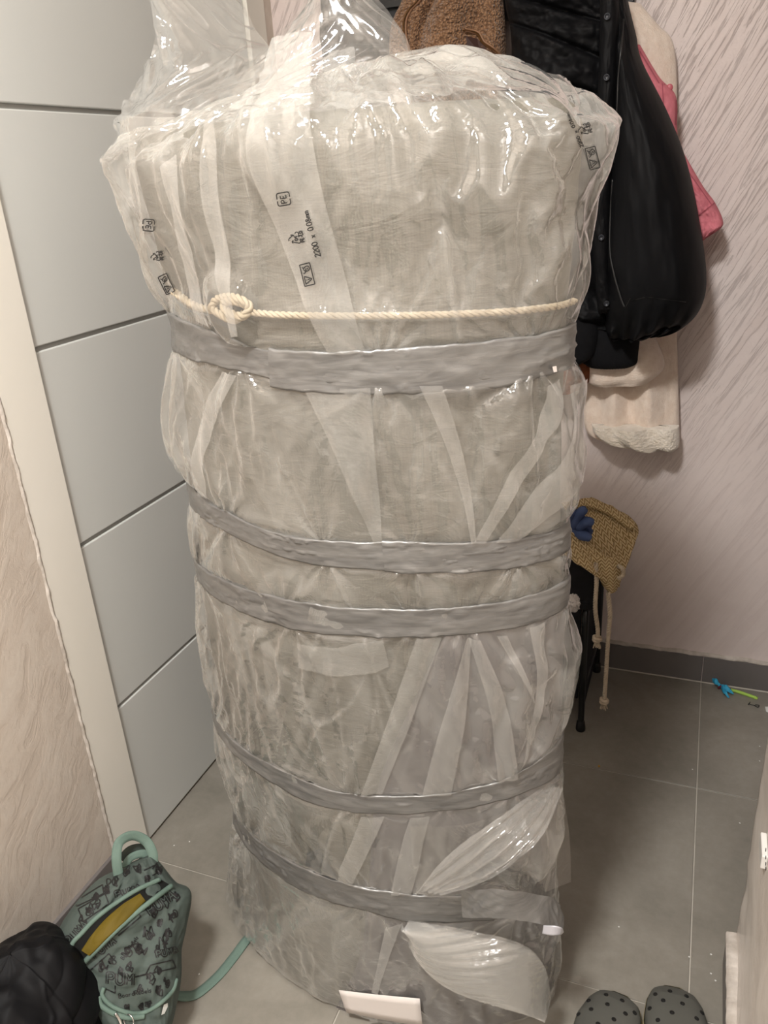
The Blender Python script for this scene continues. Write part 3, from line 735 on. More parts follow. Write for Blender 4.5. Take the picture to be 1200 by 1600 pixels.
tuft(LB, RB_, [1.10, 1.09, 1.07, 1.04, 1.0, .97], [1.11, 1.1, 1.09, 1.07, 1.04, .99], 447, bow=-.03)
# gathered inner folds between the two lobes
tuft([(425, 60), (400, 130), (352, 170)], [(490, 50), (487, 120), (490, 162)], [.93, .90, .885], [.93, .90, .885], 455, e=.02, amp=.004, mt='film_double', nu=12, nv=14, bow=.01)
tuft([(495, 100), (520, 130), (500, 168)], [(555, 70), (560, 130), (640, 160)], [.94, .92, .89], [.96, .93, .89], 461, e=.04, amp=.01, mt='film_double', nu=12, nv=14, bow=.01)
tuft([(640, 122), (700, 104), (790, 96), (860, 114), (905, 150)], [(640, 150), (700, 145), (790, 142), (860, 150), (905, 200)], [1.08, 1.08, 1.07, 1.06, 1.03], [.90, .89, .89, .90, .93], 467, e=.03, amp=.012, nu=14, nv=30, bow=.0)

# rope around the roll under the film ------------------------------------
rp = [(388, 487), (430, 491), (500, 493), (600, 493), (700, 491), (800, 486), (870, 478), (896, 470)]
RP = on_body(rp, .0016)
ro = join_grids('rope', ropeG(RP, .0041, .026, 260), M['rope'], roll)
kn = [(385, 489), (372, 498), (350, 492), (338, 480), (342, 468), (362, 463), (382, 466), (393, 478), (388, 492), (368, 486), (356, 474), (372, 468), (388, 476)]
kh = [.002, .006, .003, .006, .003, .006, .008, .004, .009, .011, .007, .009, .002]
KP = np.array([on_body([p], h)[0] for p, h in zip(kn, kh)])
join_grids('knot', ropeG(KP, .0052, .026, 160), M['rope'], ro)
RPl = on_body([(345, 486), (310, 478), (285, 462), (275, 455)], .003)
join_grids('rope_tail', ropeG(RPl, .005, .026, 60), M['rope'], ro)
# dark tape patches seen through the film on the left of the first and last bands
for L, R_ in (([(285, 455), (300, 475), (310, 490)], [(335, 462), (345, 490), (372, 520)]), ([(480, 1332), (478, 1350), (475, 1370)], [(500, 1325), (515, 1350), (530, 1378)])):
    G = patch('x', L, R_, .001, None, 10, 14); o = grid_mesh('tape_patch', G, mat('dark_tape', srgb(70, 72, 74), .5) if 'dark_tape' not in bpy.data.materials else bpy.data.materials['dark_tape'], roll); tag(o, 'dark tape patch under the film')
# paper label at the foot
lb = on_body([(535, 1537), (657, 1549), (661, 1592), (546, 1571)], .013)
c_ = np.array([[lb[0] * (1 - a) * (1 - b) + lb[1] * a * (1 - b) + lb[2] * a * b + lb[3] * (1 - a) * b for b in np.linspace(0, 1, 5)] for a in np.linspace(0, 1, 12)])
c_[..., 1] -= .001 * np.sin(np.linspace(0, np.pi, 12))[:, None]; c_[..., 2] = np.maximum(c_[..., 2], .003)
pl = grid_mesh('paper_label', c_, M['paper'], roll); tag(pl, 'white paper label at the foot'); pl.modifiers.new('thick', 'SOLIDIFY').thickness = .0012

# ------------------------------------------------------------------ flat print laid onto real surfaces
def bvh_of(objs):
    V = []; T = []; o_ = 0
    for ob in objs:
        me = ob.data; n_ = len(me.vertices); co = np.empty(n_ * 3, np.float32); me.vertices.foreach_get('co', co)
        V += co.reshape(-1, 3).tolist(); T += [[i + o_ for i in p.vertices] for p in me.polygons]; o_ += n_
    return BVHTree.FromPolygons(V, T)
def strokes_mesh(name, strokes, wid, cast, off, mt, par, fills=()):
    """strokes: polylines in photo pixels; each becomes a thin inked band lying on the surface"""
    V = []; Fc = []
    for st in strokes:
        st = np.array(st, float)
        seg = np.linalg.norm(np.diff(st, axis=0), axis=1); L = np.concatenate([[0], np.cumsum(seg)])
        if L[-1] < .3: continue
        n_ = max(2, int(L[-1] / 1.6) + 1); q = np.stack([np.interp(np.linspace(0, L[-1], n_), L, st[:, k]) for k in (0, 1)], -1)
        d = np.gradient(q, axis=0); d /= np.linalg.norm(d, axis=1)[:, None] + 1e-9; nn = np.stack([-d[:, 1], d[:, 0]], -1) * wid / 2
        a = [cast(*p) for p in q + nn]; b = [cast(*p) for p in q - nn]
        base = len(V)
        for x, y in zip(a, b): V += [x, y]
        for i in range(n_ - 1):
            if None in (a[i], b[i], a[i + 1], b[i + 1]): continue
            Fc.append((base + 2 * i, base + 2 * i + 1, base + 2 * i + 3, base + 2 * i + 2))
    for poly in fills:
        c = [cast(*p) for p in poly]
        if None in c: continue
        base = len(V); V += c; Fc.append(tuple(range(base, base + len(c))))
    V = [v if v is not None else (0, 0, 0) for v in V]
    if not Fc: return None
    used = sorted({i for f in Fc for i in f}); mp = {u: i for i, u in enumerate(used)}
    return mesh(name, [V[u] for u in used], [tuple(mp[i] for i in f) for f in Fc], mt, par, False)
def caster(bv, off, maxd=3.0):
    def f(px, py):
        d = Vector(ray(px, py)).normalized(); loc, nrm, i, dist = bv.ray_cast(Vector(CAM), d, maxd)
        if loc is None: return None
        return tuple(loc - d * off)
    return f
FONT = {
 'A': [[(0, 0), (.5, 1), (1, 0)], [(.2, .4), (.8, .4)]], 'B': [[(0, 0), (0, 1), (.7, 1), (.9, .78), (.7, .53), (0, .53)], [(.7, .53), (1, .28), (.75, 0), (0, 0)]],
 'D': [[(0, 0), (0, 1), (.6, 1), (1, .7), (1, .3), (.6, 0), (0, 0)]], 'E': [[(1, 1), (0, 1), (0, 0), (1, 0)], [(0, .5), (.8, .5)]], 'L': [[(0, 1), (0, 0), (1, 0)]],
 'M': [[(0, 0), (0, 1), (.5, .4), (1, 1), (1, 0)]], 'P': [[(0, 0), (0, 1), (.75, 1), (1, .75), (.75, .5), (0, .5)]], 'U': [[(0, 1), (0, .2), (.3, 0), (.7, 0), (1, .2), (1, 1)]],
 'R': [[(0, 0), (0, 1), (.75, 1), (1, .75), (.75, .5), (0, .5)], [(.5, .5), (1, 0)]], '2': [[(0, .8), (.3, 1), (.75, 1), (1, .75), (0, 0), (1, 0)]],
 '0': [[(.3, 0), (0, .3), (0, .7), (.3, 1), (.7, 1), (1, .7), (1, .3), (.7, 0), (.3, 0)]], '4': [[(.8, 0), (.8, 1), (0, .35), (1, .35)]], '8': [[(.5, .52), (.1, .75), (.5, 1), (.9, .75), (.5, .52), (0, .25), (.5, 0), (1, .25), (.5, .52)]],
 '.': [[(.4, 0), (.5, .08)]], 'x': [[(.1, 0), (.9, .6)], [(.1, .6), (.9, 0)]], 'm': [[(0, 0), (0, .6)], [(0, .5), (.25, .62), (.5, .5), (.5, 0)], [(.5, .5), (.75, .62), (1, .5), (1, 0)]],
 'o': [[(.5, 0), (.1, .15), (.1, .45), (.5, .6), (.9, .45), (.9, .15), (.5, 0)]], 'a': [[(.9, .6), (.9, 0)], [(.9, .45), (.5, .6), (.1, .4), (.1, .15), (.5, 0), (.9, .15)]],
 'r': [[(.2, 0), (.2, .6)], [(.2, .4), (.5, .6), (.8, .55)]], 'd': [[(.9, 1), (.9, 0)], [(.9, .45), (.5, .6), (.1, .4), (.1, .15), (.5, 0), (.9, .15)]],
 'e': [[(.1, .3), (.9, .3), (.8, .55), (.5, .6), (.1, .45), (.1, .15), (.5, 0), (.9, .1)]], 'b': [[(.1, 1), (.1, 0)], [(.1, .45), (.5, .6), (.9, .4), (.9, .15), (.5, 0), (.1, .15)]],
 'l': [[(.5, 1), (.5, 0)]], 's': [[(.9, .5), (.5, .6), (.15, .48), (.8, .18), (.5, 0), (.1, .08)]], '-': [[(.1, .45), (.9, .45)]], ' ': []}
def text_strokes(txt, o, d, w_, h_, gap=.3, flip=False):
    """letters from baseline start o, advancing along pixel direction d"""
    o = np.array(o, float); d = np.array(d, float); d /= np.linalg.norm(d); u = np.array([d[1], -d[0]])
    if flip: u = -u
    out = []
    for ch in txt:
        cw = w_ * (.35 if ch in '.l' else 1)
        for s in FONT[ch]: out.append([tuple(o + d * (p[0] * cw) + u * (p[1] * h_)) for p in s])
        o = o + d * cw * (1 + gap)
    return out
def xf(strokes, c, sc, ang):
    ca, sa = math.cos(math.radians(ang)), math.sin(math.radians(ang))
    return [[(c[0] + (p[0] * ca - p[1] * sa) * sc, c[1] + (p[0] * sa + p[1] * ca) * sc) for p in s] for s in strokes]
def text_local(txt, x, y, w_, h_): return [[(x + p[0], y + p[1]) for p in s] for s in text_strokes(txt, (0, 0), (1, 0), w_, h_)]
icon_pe = [[(-.2, -1), (-.8, -1), (-1, -.8), (-1, .8), (-.8, 1), (-.1, 1)], [(.2, 1), (.8, 1), (1, .8), (1, -.8), (.8, -1), (.1, -1)]] + text_local('P', -.65, .45, .5, .9) + text_local('E', .1, .45, .5, .9)
icon_rec = [[(-.15, -.9), (.15, -.9), (.6, -.1)], [(.8, .25), (.95, .6), (.75, .8), (.1, .8)], [(-.3, .8), (-.8, .8), (-.9, .55), (-.35, -.5)], [(.35, .1), (.62, -.1), (.7, -.45)], [(.3, .6), (.1, .8), (.3, 1)], [(-.65, -.4), (-.35, -.5), (-.2, -.2)]] + text_local('04', -.35, .5, .28, .5) + text_local('PE-LD', -.85, 1.45, .28, .5)
icon_warn = [[(-1.9, -.9), (1.9, -.9), (1.9, .9), (-1.9, .9), (-1.9, -.9)], [(1.6, .6), (.2, .6), (.9, -.65), (1.6, .6)], [(.9, -.25), (.9, .15)], [(.9, .3), (.9, .42)],
             [(-1.5, -.2), (-1.3, -.6), (-.9, -.65), (-.6, -.4), (-.6, .1), (-.9, .4), (-1.2, .3), (-1.5, -.2)], [(-1.2, -.3), (-.8, -.3)], [(-1.1, .0), (-.7, .05)], [(-.6, .1), (-.3, .35), (-.3, .6)], [(-1.2, .3), (-1.4, .65)]]
allfilm = [o for o in roll.children if o.name.split('.')[0] in ('plastic_film', 'film_pleat')]
bvF = bvh_of(allfilm); cF = caster(bvF, .0022)
sets = [
 (xf(icon_pe, (443, 311), 10, -100) + xf(icon_rec, (460, 373), 10, -105) + xf(icon_warn, (480, 429), 9, 76) + text_strokes('2200 x 0.08mm', (501, 400), (-21, -76), 4.8, 8.5, .26), 1.7),
 (xf(icon_pe, (232, 352), 9, 95) + xf(icon_rec, (243, 401), 8, -100) + xf(icon_warn, (260, 444), 8, 64), 1.6),
 (xf(icon_pe, (888, 158), 8, -110) + xf(icon_rec, (911, 203), 9, -110) + xf(icon_warn, (926, 247), 9, 76) + text_strokes('2200 x 0.08mm', (912, 229), (-26, -60), 3.8, 5, .25), 1.4)]
for st, wd in sets:
    for s_ in st: strokes_mesh('printed_mark', [s_], wd, cF, .002, M['ink'], filmo)
cL = caster(bvh_of([pl]), .0015)
o = strokes_mesh('label_print', xf(text_local('02', -.9, .6, .7, 1.2) + [[(-1, 1), (1, 1)], [(1.4, -.6), (1.8, 0), (1.4, .6)]], (647, 1563), 4, 5), 1.2, cL, .001, M['ink'], pl)

# ------------------------------------------------------------------ garments on the back wall
def garment(name, mt, rows, y0, par, disp=None, nu=130, nv=170, back=.15, n=2.2):
    """rows: (left px, right px, depth): an outline hanging in the plane y=y0, padded toward the room"""
    A = np.array([at_y(*r[0], y0) for r in rows]); B = np.array([at_y(*r[1], y0) for r in rows]); D = np.array([[r[2]] for r in rows], float)
    A = spl(A, nv); B = spl(B, nv); D = spl(D, nv)[:, 0]; A[:, 1] = y0; B[:, 1] = y0
    a = np.linspace(-np.pi, np.pi, nu, endpoint=False)
    c, s = np.cos(a), np.sin(a)
    w_ = np.sign(c) * np.abs(c) ** (2 / n); f = np.where(s > 0, np.abs(s) ** (2 / n), -back * np.abs(s) ** (2 / n))
    u = (w_ + 1) / 2; v = np.linspace(0, 1, nv)
    endf = np.clip(np.minimum(v / .03, (1 - v) / .03), 0, 1) ** .5 * .9 + .1
    G = A[None] * (1 - u[:, None, None]) + B[None] * u[:, None, None]
    dd = D[None] * endf[None]
    dis = 0
    if disp is not None:
        dis = disp(np.repeat(u[:, None], nv, 1), np.repeat(v[None], nu, 0), np.repeat((s > 0)[:, None], nv, 1)) * np.clip(s, 0, 1)[:, None]
    G[..., 1] -= f[:, None] * dd + dis
    ce0 = G[:, :1].mean(0, keepdims=True).repeat(nu, 0); ce1 = G[:, -1:].mean(0, keepdims=True).repeat(nu, 0)
    return grid_mesh(name, np.concatenate([ce0, G, ce1], 1), mt, par, close_u=True)
rack = empty('coat_rack', (-.55, WY, 1.73), 'dark panelled coat rack on the back wall above the coats', 'coat rack')
xr = np.linspace(-.95, -.205, 6)
for i in range(5): box('board', (xr[i] + .002, WY - .018, 1.728), (xr[i + 1] - .002, WY + .009, 2.12), M['black_wood'], rack, .002)
box('rail', (-.95, WY - .03, 1.78), (-.205, WY - .016, 1.82), M['black_metal'], rack, .002)
for x in (-.86, -.70, -.52, -.37, -.27):
    tube('hook', [(x, WY - .03, 1.80), (x, WY - .07, 1.785), (x, WY - .11, 1.80), (x, WY - .12, 1.83)], .006, M['black_metal'], rack, 8, 16)
# dark jacket hanging leftmost, seen through the film
jk = empty('black_jacket', (-.82, 2.05, 1.35), 'plain black jacket hanging at the left end of the rack behind the film', 'jacket')
garment('jacket_body', M['black_cloth'], [((500, 30), (660, 50), .015), ((500, 60), (660, 80), .025), ((505, 100), (665, 130), .03), ((500, 200), (660, 240), .03), ((490, 380), (655, 420), .03)], 2.092, jk, lambda u, v, m: .012 * fbm(u * 4, v * 3, 5))
# brown sherpa jacket
bj = empty('sherpa_jacket', (-.66, 2.0, 1.4), 'brown sherpa fleece jacket with open brass zip hanging between black coats', 'jacket')
def shd(u, v, m):
    f = .022 * np.sin(u * 11 + 2.5 * v + 1) * (.5 + .5 * v) + .012 * fbm(u * 5, v * 4, 11)
    valley = -.03 * np.exp(-((u - (.36 - .22 * (v - .25))) / .035) ** 2) * sstep(.1, .3, v)
    return f + valley + .0035 * fbm(u * 60, v * 110, 12, 2)
garment('fleece_body', M['sherpa'], [((650, -60), (775, -60), .05), ((632, 0), (786, 0), .075), ((615, 45), (790, 50), .085), ((612, 120), (792, 120), .09), ((610, 240), (795, 240), .09), ((615, 380), (790, 390), .07)], 2.03, bj, shd, 200, 260)
bvJ = bvh_of([bj.children[0]]); cJ = caster(bvJ, .004)
def on_surf(c, pts): 
    r = [c(*p) for p in pts]; return np.array([q for q in r if q is not None])
z1 = [(662, -20), (655, 0), (642, 14), (634, 30), (633, 50), (636, 70), (640, 95)]
z2 = [(727, 47), (738, 49), (748, 53), (756, 66), (770, 76), (782, 88), (786, 105)]
for zp in (z1, z2):
    q = on_surf(cJ, zp); 
    t_ = tube('zip_tape', q, .0045, M['sherpa_trim'], bj, 8, 60)
    zq = spl(q, 60); Gs = []
    for i in range(0, 60, 1): Gs.append(tubeP(np.array([zq[i] + np.array([-.004, -.004, 0]), zq[i] + np.array([.001, -.007, 0.0])]), .0012, 5))
    join_grids('zip_teeth', Gs, M['brass'], t_)
pk = on_surf(cJ, [(728, 56), (745, 60), (758, 74), (772, 86), (776, 100), (760, 108), (735, 100), (730, 80)])
if len(pk) > 3:
    V = [tuple(p + np.array([0, .001, 0])) for p in pk]; c0 = np.mean(pk, 0) + np.array([0, .0, 0]); V.append(tuple(c0))
    mesh('pocket_lining', V, [(i, (i + 1) % len(pk), len(pk)) for i in range(len(pk))], M['sherpa_lining'], bj, False)
# cream fur coat, deepest on the wall
fc = empty('fur_coat', (-.2, 2.08, 1.2), 'cream faux fur coat hanging behind the long black coat, fluffy hem below it', 'coat')
garment('fur_body', M['fur'], [((890, -10), (1000, 5), .03), ((900, 30), (1028, 38), .035), ((900, 90), (1052, 68), .04), ((900, 150), (1058, 140), .035), ((900, 250), (1055, 240), .03), ((905, 400), (1056, 380), .03), ((908, 520), (1058, 520), .035), ((912, 600), (1060, 600), .045), ((915, 668), (1062, 680), .05), ((950, 690), (1062, 700), .05)], 2.10, fc,
        lambda u, v, m: .016 * np.sin(u * 17 + 1.5 + .6 * v) * sstep(.5, .85, v) + .004 * fbm(u * 8, v * 8, 31) + .0006 * fbm(u * 150, v * 300, 32, 1), 200, 260)
garment('fur_cape', M['fur'], [((900, 500), (1010, 505), .03), ((905, 550), (1032, 545), .05), ((915, 590), (1037, 575), .055), ((925, 600), (1010, 600), .04)], 2.045, fc,
        lambda u, v, m: .006 * np.sin(u * 9) + .0006 * fbm(u * 150, v * 120, 33, 1))
def trimd(u, v, m): return .014 * np.sin(u * 14 + 1.2) + .0022 * fbm(u * 60, v * 20, 35, 2)
garment('fur_hem', M['fur_trim'], [((925, 662), (1061, 664), .045), ((930, 676), (1062, 684), .055), ((952, 689), (1061, 696), .055), ((985, 696), (1056, 702), .035)], 2.062, fc, trimd, 260, 120)
# pink denim jacket
pj = empty('pink_jacket', (-.1, 2.07, 1.3), 'pink denim jacket showing behind the long black coat', 'jacket')
garment('denim_body', M['pink'], [((940, 60), (1000, 70), .03), ((945, 110), (1030, 120), .04), ((950, 200), (1056, 150), .045), ((955, 260), (1058, 200), .045), ((960, 300), (1062, 240), .04), ((970, 370), (1080, 300), .04), ((985, 420), (1100, 350), .04)], 2.045, pj, lambda u, v, m: .008 * fbm(u * 6, v * 8, 41))
garment('sleeve', M['pink'], [((1040, 225), (1066, 235), .03), ((1045, 270), (1098, 290), .04), ((1060, 330), (1118, 318), .04), ((1080, 370), (1130, 350), .035), ((1085, 385), (1112, 366), .02)], 2.04, pj, lambda u, v, m: .006 * fbm(u * 6, v * 8, 42))
bvP = bvh_of(list(pj.children)); cP = caster(bvP, .002)
for s_ in ([[(1035, 130), (1038, 190), (1052, 200)], [(1037, 132), (1057, 130), (1056, 195)], [(1090, 338), (1120, 314)], [(1000, 80), (1030, 130)], [(1070, 260), (1112, 320)]]): strokes_mesh('stitching', [s_], 1.6, cP, .002, bpy.data.materials.get('pink_thread') or mat('pink_thread', srgb(182, 90, 106), .8), pj)
pb = cP(1046, 137)
if pb: 
    bm = bmesh.new(); bmesh.ops.create_uvsphere(bm, u_segments=14, v_segments=8, radius=.0075)
    for v in bm.verts: v.co.y *= .35; v.co += Vector(pb)
    me = bpy.data.meshes.new('button'); bm.to_mesh(me); bm.free(); fixp(link('button', me, mat('pink_button', srgb(190, 92, 104), .4), pj))
# rust garment peeking low
rg_ = empty('rust_garment', (-.28, 2.0, 1.0), 'rust brown garment corner below the black coat beside the film', 'garment')
garment('cloth_body', M['rust'], [((850, 470), (925, 470), .04), ((850, 540), (930, 545), .05), ((855, 590), (928, 585), .05), ((860, 620), (912, 605), .04)], 2.035, rg_, lambda u, v, m: .008 * fbm(u * 5, v * 6, 45))
# black sweatshirt cuff under the coat
sw = empty('black_sweater', (-.22, 1.98, 1.0), 'black knitted sweater, its ribbed hem hanging below the long coat', 'sweater')
garment('knit_body', M['black_rib'], [((880, 420), (1000, 430), .05), ((885, 500), (1000, 515), .06), ((890, 545), (998, 550), .06), ((915, 568), (996, 566), .05), ((925, 573), (985, 573), .03)], 2.005, sw, lambda u, v, m: .0015 * np.sin(u * 90) * sstep(.55, .7, v))
garment('coat_lining', M['black_rib'], [((850, 380), (930, 390), .05), ((860, 500), (940, 500), .06), ((885, 560), (935, 545), .05), ((890, 575), (925, 558), .03)], 1.97, sw)
# long black puffer coat
bc = empty('long_black_coat', (-.3, 1.9, 1.1), 'long black padded coat with snap placket hanging over the paler clothes', 'coat')
def puff(u, v, m):
    q = 0
    for vc, sl in ((.06, .05), (.16, .10), (.27, .12), (.40, .06)):
        d = (v - vc - sl * (u - .3)); q = q - .018 * np.exp(-(d / .008) ** 2) * sstep(.98, .8, u)
    return q + .012 * fbm(u * 6, v * 16, 51) + .006 * np.sin(v * 50 + 2 * u) * (u < .8)
garment('quilted_front', M['black_puffer'], [((787, -60), (960, -60), .05), ((790, 0), (970, 10), .07), ((800, 60), (972, 70), .08), ((800, 140), (970, 150), .09), ((800, 250), (965, 250), .09), ((820, 380), (965, 380), .08), ((840, 470), (975, 480), .07), ((860, 512), (990, 520), .05)], 1.98, bc, puff, 200, 260)
def panel(u, v, m):
    f = .012 * fbm(u * 3, v * 4, 61) + .002 * fbm(u * 7, v * 6, 62)
    gat = sstep(.72, .9, v) * (.010 * np.sin(u * 38 + 5 * v) + .014 * np.sin(u * 13 + 2))
    gl = -.012 * np.exp(-((v - .90 - .04 * np.sin(u * 6)) / .012) ** 2)
    crease = .012 * np.sin(v * 60) * sstep(.22, .05, u) * sstep(.2, .5, v) * np.clip(fbm(u * 5, v * 9, 63) + .5, 0, 1)
    return f + gat + gl + crease
garment('side_panel', M['black_puffer'], [((958, -40), (975, -30), .05), ((962, 20), (985, 18), .075), ((965, 60), (994, 55), .085), ((962, 100), (1003, 95), .095), ((955, 180), (1043, 175), .12), ((952, 260), (1072, 250), .14), ((946, 350), (1092, 340), .15), ((944, 430), (1104, 430), .15), ((946, 490), (1096, 478), .13), ((950, 520), (1070, 508), .10), ((960, 528), (1030, 522), .06)], 1.97, bc, panel, 220, 260)
pr_ = garment('placket', M['black_puffer'], [((934, -50), (962, -50), .02), ((938, 20), (968, 20), .03), ((935, 130), (965, 120), .035), ((928, 250), (958, 245), .035), ((925, 350), (955, 350), .035), ((930, 440), (955, 440), .03), ((935, 490), (962, 488), .02)], 1.895, bc, lambda u, v, m: .002 * fbm(u * 4, v * 30, 66))
bvB = bvh_of(list(bc.children)); cB = caster(bvB, .001)
for px_, py_ in ((949, 26), (948, 121), (940, 371), (948, 474)):
    q = cB(px_, py_)
    if not q: continue
    prof_ = [(0, .0), (.006, .001), (.0062, .004), (.0048, .0048), (.0044, .0034), (0, .0034)]
    a = np.linspace(0, 2 * np.pi, 20, endpoint=False)
    G = np.array([[(q[0] + r_ * math.cos(x), q[1] - d_ , q[2] + r_ * math.sin(x)) for r_, d_ in prof_] for x in a])
    grid_mesh('snap_button', G, mat('snap_black', srgb(52, 54, 60), .3, .3) if 'snap_black' not in bpy.data.materials else bpy.data.materials['snap_black'], bc, close_u=True)
q = on_surf(cB, [(974, 30), (970, 80), (966, 120), (964, 170), (960, 230), (959, 255)])
tube('piping', q, .0022, M['black_metal'], bc, 6, 60)
q = on_surf(cB, [(957, 280), (954, 330), (953, 390), (960, 430), (970, 465), (976, 480)])
tube('zip_line', q, .0028, M['black_metal'], bc, 6, 60)
strokes_mesh('hem_seam', [[(985, 470), (1010, 464), (1040, 468), (1072, 472)], [(976, 482), (985, 466)]], 1.5, cB, .001, M['black_metal'], bc)

# ------------------------------------------------------------------ black stool with a woven bag on it
st = empty('black_stool', (-.30, 1.93, 0), 'black metal stool with rubber feet standing behind the wrapped bundle', 'stool')
fx0, fy0 = at_z(907, 1140, 0)[:2]; bx1, by1 = at_z(938, 1046, 0)[:2]; ZS = .40
legs = [(fx0, fy0), (bx1 - .01, by1 - .01), (fx0 - .26, fy0), (bx1 - .27, by1 - .01)]
for lx, ly in legs:
    l_ = tube('leg', [(lx, ly, .012), (lx, ly, .10), (lx, ly, ZS - .02)], .0085, M['black_metal'], st, 12, 12)
    a = np.linspace(0, 2 * np.pi, 16, endpoint=False)
    G = np.array([[(lx + r_ * math.cos(x), ly + r_ * math.sin(x), z_) for r_, z_ in ((0, 0), (.012, 0), (.013, .004), (.0125, .012), (.0105, .028), (.0085, .03))] for x in a])
    grid_mesh('rubber_foot', G, M['rubber'], l_, close_u=True)
box('seat', (fx0 - .28, fy0 - .02, ZS - .02), (fx0 + .016, by1 + .01, ZS + .008), M['black_cloth'], st, .008, 3)
box('side_panel', (fx0 - .004, fy0 + .002, .06), (fx0 + .004, by1 - .004, ZS - .02), M['black_cloth'], st, .003)
box('side_panel', (fx0 - .264, fy0 + .002, .06), (fx0 - .256, by1 - .004, ZS - .02), M['black_cloth'], st, .003)
box('front_panel', (fx0 - .255, fy0 - .004, .10), (fx0 - .01, fy0 + .004, ZS - .02), M['black_cloth'], st, .003)
tube('cross_bar', [(fx0, fy0, .12), (bx1 - .01, by1 - .01, .12)], .006, M['black_metal'], st, 8)

def jute():
    m = mat('herringbone_jute', srgb(166, 140, 100), .9, 0, .15); n = N(m)
    v = n.coord(); sep = n.new('ShaderNodeSeparateXYZ'); n.l(v, sep.inputs[0])
    xz = n.math('ADD', sep.outputs[0], n.math('MULTIPLY', sep.outputs[1], .6))
    fx = n.math('PINGPONG', xz, .010); st_ = n.math('ADD', sep.outputs[2], n.math('MULTIPLY', fx, 1.0))
    w_ = n.math('SINE', n.math('MULTIPLY', st_, 6.283 / .0085))
    n.l(n.ramp(n.math('ADD', n.math('MULTIPLY', w_, .5), .5), [(.25, srgb(162, 134, 92)), (.6, srgb(222, 200, 158))]), n.b.inputs['Base Color'])
    n.l(n.bump(n.math('ADD', w_, n.math('MULTIPLY', n.noise(v, 500, 2), .8)), .5, .0015), n.b.inputs['Normal'])
    return m
M['jute'] = jute()
bg = empty('woven_bag', (-.22, 1.86, ZS), 'slouched herringbone jute bag with rope ties lying on the black stool', 'bag')
def bag_sheet(name, L, R_, yl, yr, seed, amp=.004, e=.02, bow=0, mt='jute', th=.003):
    A = np.array([at_y(p[0], p[1], y) for p, y in zip(L, yl)]); B = np.array([at_y(p[0], p[1], y) for p, y in zip(R_, yr)])
    G = ruled(A, B, 30, 34)
    if bow: G[..., 1] -= bow * np.sin(np.pi * np.linspace(0, 1, 30))[:, None]
    o = grid_mesh(name, sheet(G, e, amp, seed, 2, 30, soft=.1), M[mt], bg); m_ = o.modifiers.new('thick', 'SOLIDIFY'); m_.thickness = th; return o
bag_sheet('back_flap', [(870, 790), (868, 815), (872, 850), (900, 875), (935, 905)], [(925, 779), (962, 795), (996, 822), (988, 858), (966, 915)], [1.95, 1.93, 1.88, 1.84, 1.80], [2.02, 2.03, 2.02, 1.95, 1.86], 501, bow=-.01)
bag_sheet('front_flap', [(860, 815), (860, 835), (868, 855), (884, 868), (905, 880)], [(886, 822), (912, 845), (942, 866), (962, 885), (968, 918)], [1.84, 1.82, 1.80, 1.79, 1.785], [1.86, 1.85, 1.84, 1.83, 1.82], 511, bow=.012)
bag_sheet('hanging_corner', [(925, 868), (932, 890), (942, 912), (952, 924)], [(966, 868), (970, 885), (968, 905), (962, 922)], [1.815, 1.81, 1.81, 1.815], [1.83, 1.825, 1.82, 1.82], 521, bow=.01)
bag_sheet('rolled_rim', [(868, 788), (900, 781), (925, 779), (962, 795), (994, 818)], [(872, 800), (903, 794), (925, 794), (955, 808), (984, 828)], [1.93, 1.97, 2.0, 2.01, 2.0], [1.92, 1.96, 1.985, 1.995, 1.985], 531, bow=.012, th=.005)
def dangling(pts, ys, par, knot_px, r=.0055):
    P_ = np.array([at_y(p[0], p[1], y) for p, y in zip(pts, ys)])
    r_o = join_grids('tie_rope', ropeG(P_, r, .022, 130), M['rope2'], par)
    e_ = P_[-1]; Gs = []
    rr = np.random.default_rng(int(pts[0][0]))
    for k in range(26):
        a_ = rr.uniform(0, 6.28); q_ = rr.uniform(.002, .011)
        Gs.append(tubeP(spl([e_ + np.array([0, 0, .004]), e_ + np.array([math.cos(a_) * q_ * .5, math.sin(a_) * q_ * .5, -.008]), e_ + np.array([math.cos(a_) * q_, math.sin(a_) * q_, -.02 - rr.uniform(0, .006)])], 7), .0013, 5))
    ang = np.linspace(0, 4 * np.pi, 30)
    Gs.append(tubeP(np.stack([e_[0] + .008 * np.cos(ang), e_[1] + .008 * np.sin(ang), e_[2] + .004 * np.sin(ang * .5)], -1), .005, 6))
    join_grids('frayed_knot', Gs, M['rope2'], r_o)
dangling([(950, 926), (953, 960), (950, 1000), (947, 1050), (944, 1095)], [1.80, 1.80, 1.80, 1.80, 1.80], bg, None)
dangling([(931, 880), (932, 910), (930, 950), (934, 985), (933, 998)], [1.795] * 5, bg, None)
q = [at_y(*p, 1.80) for p in ((965, 884), (972, 888), (974, 898), (966, 904))]
join_grids('rope_loop', ropeG(np.array(q), .005, .02, 40), M['rope2'], bg)
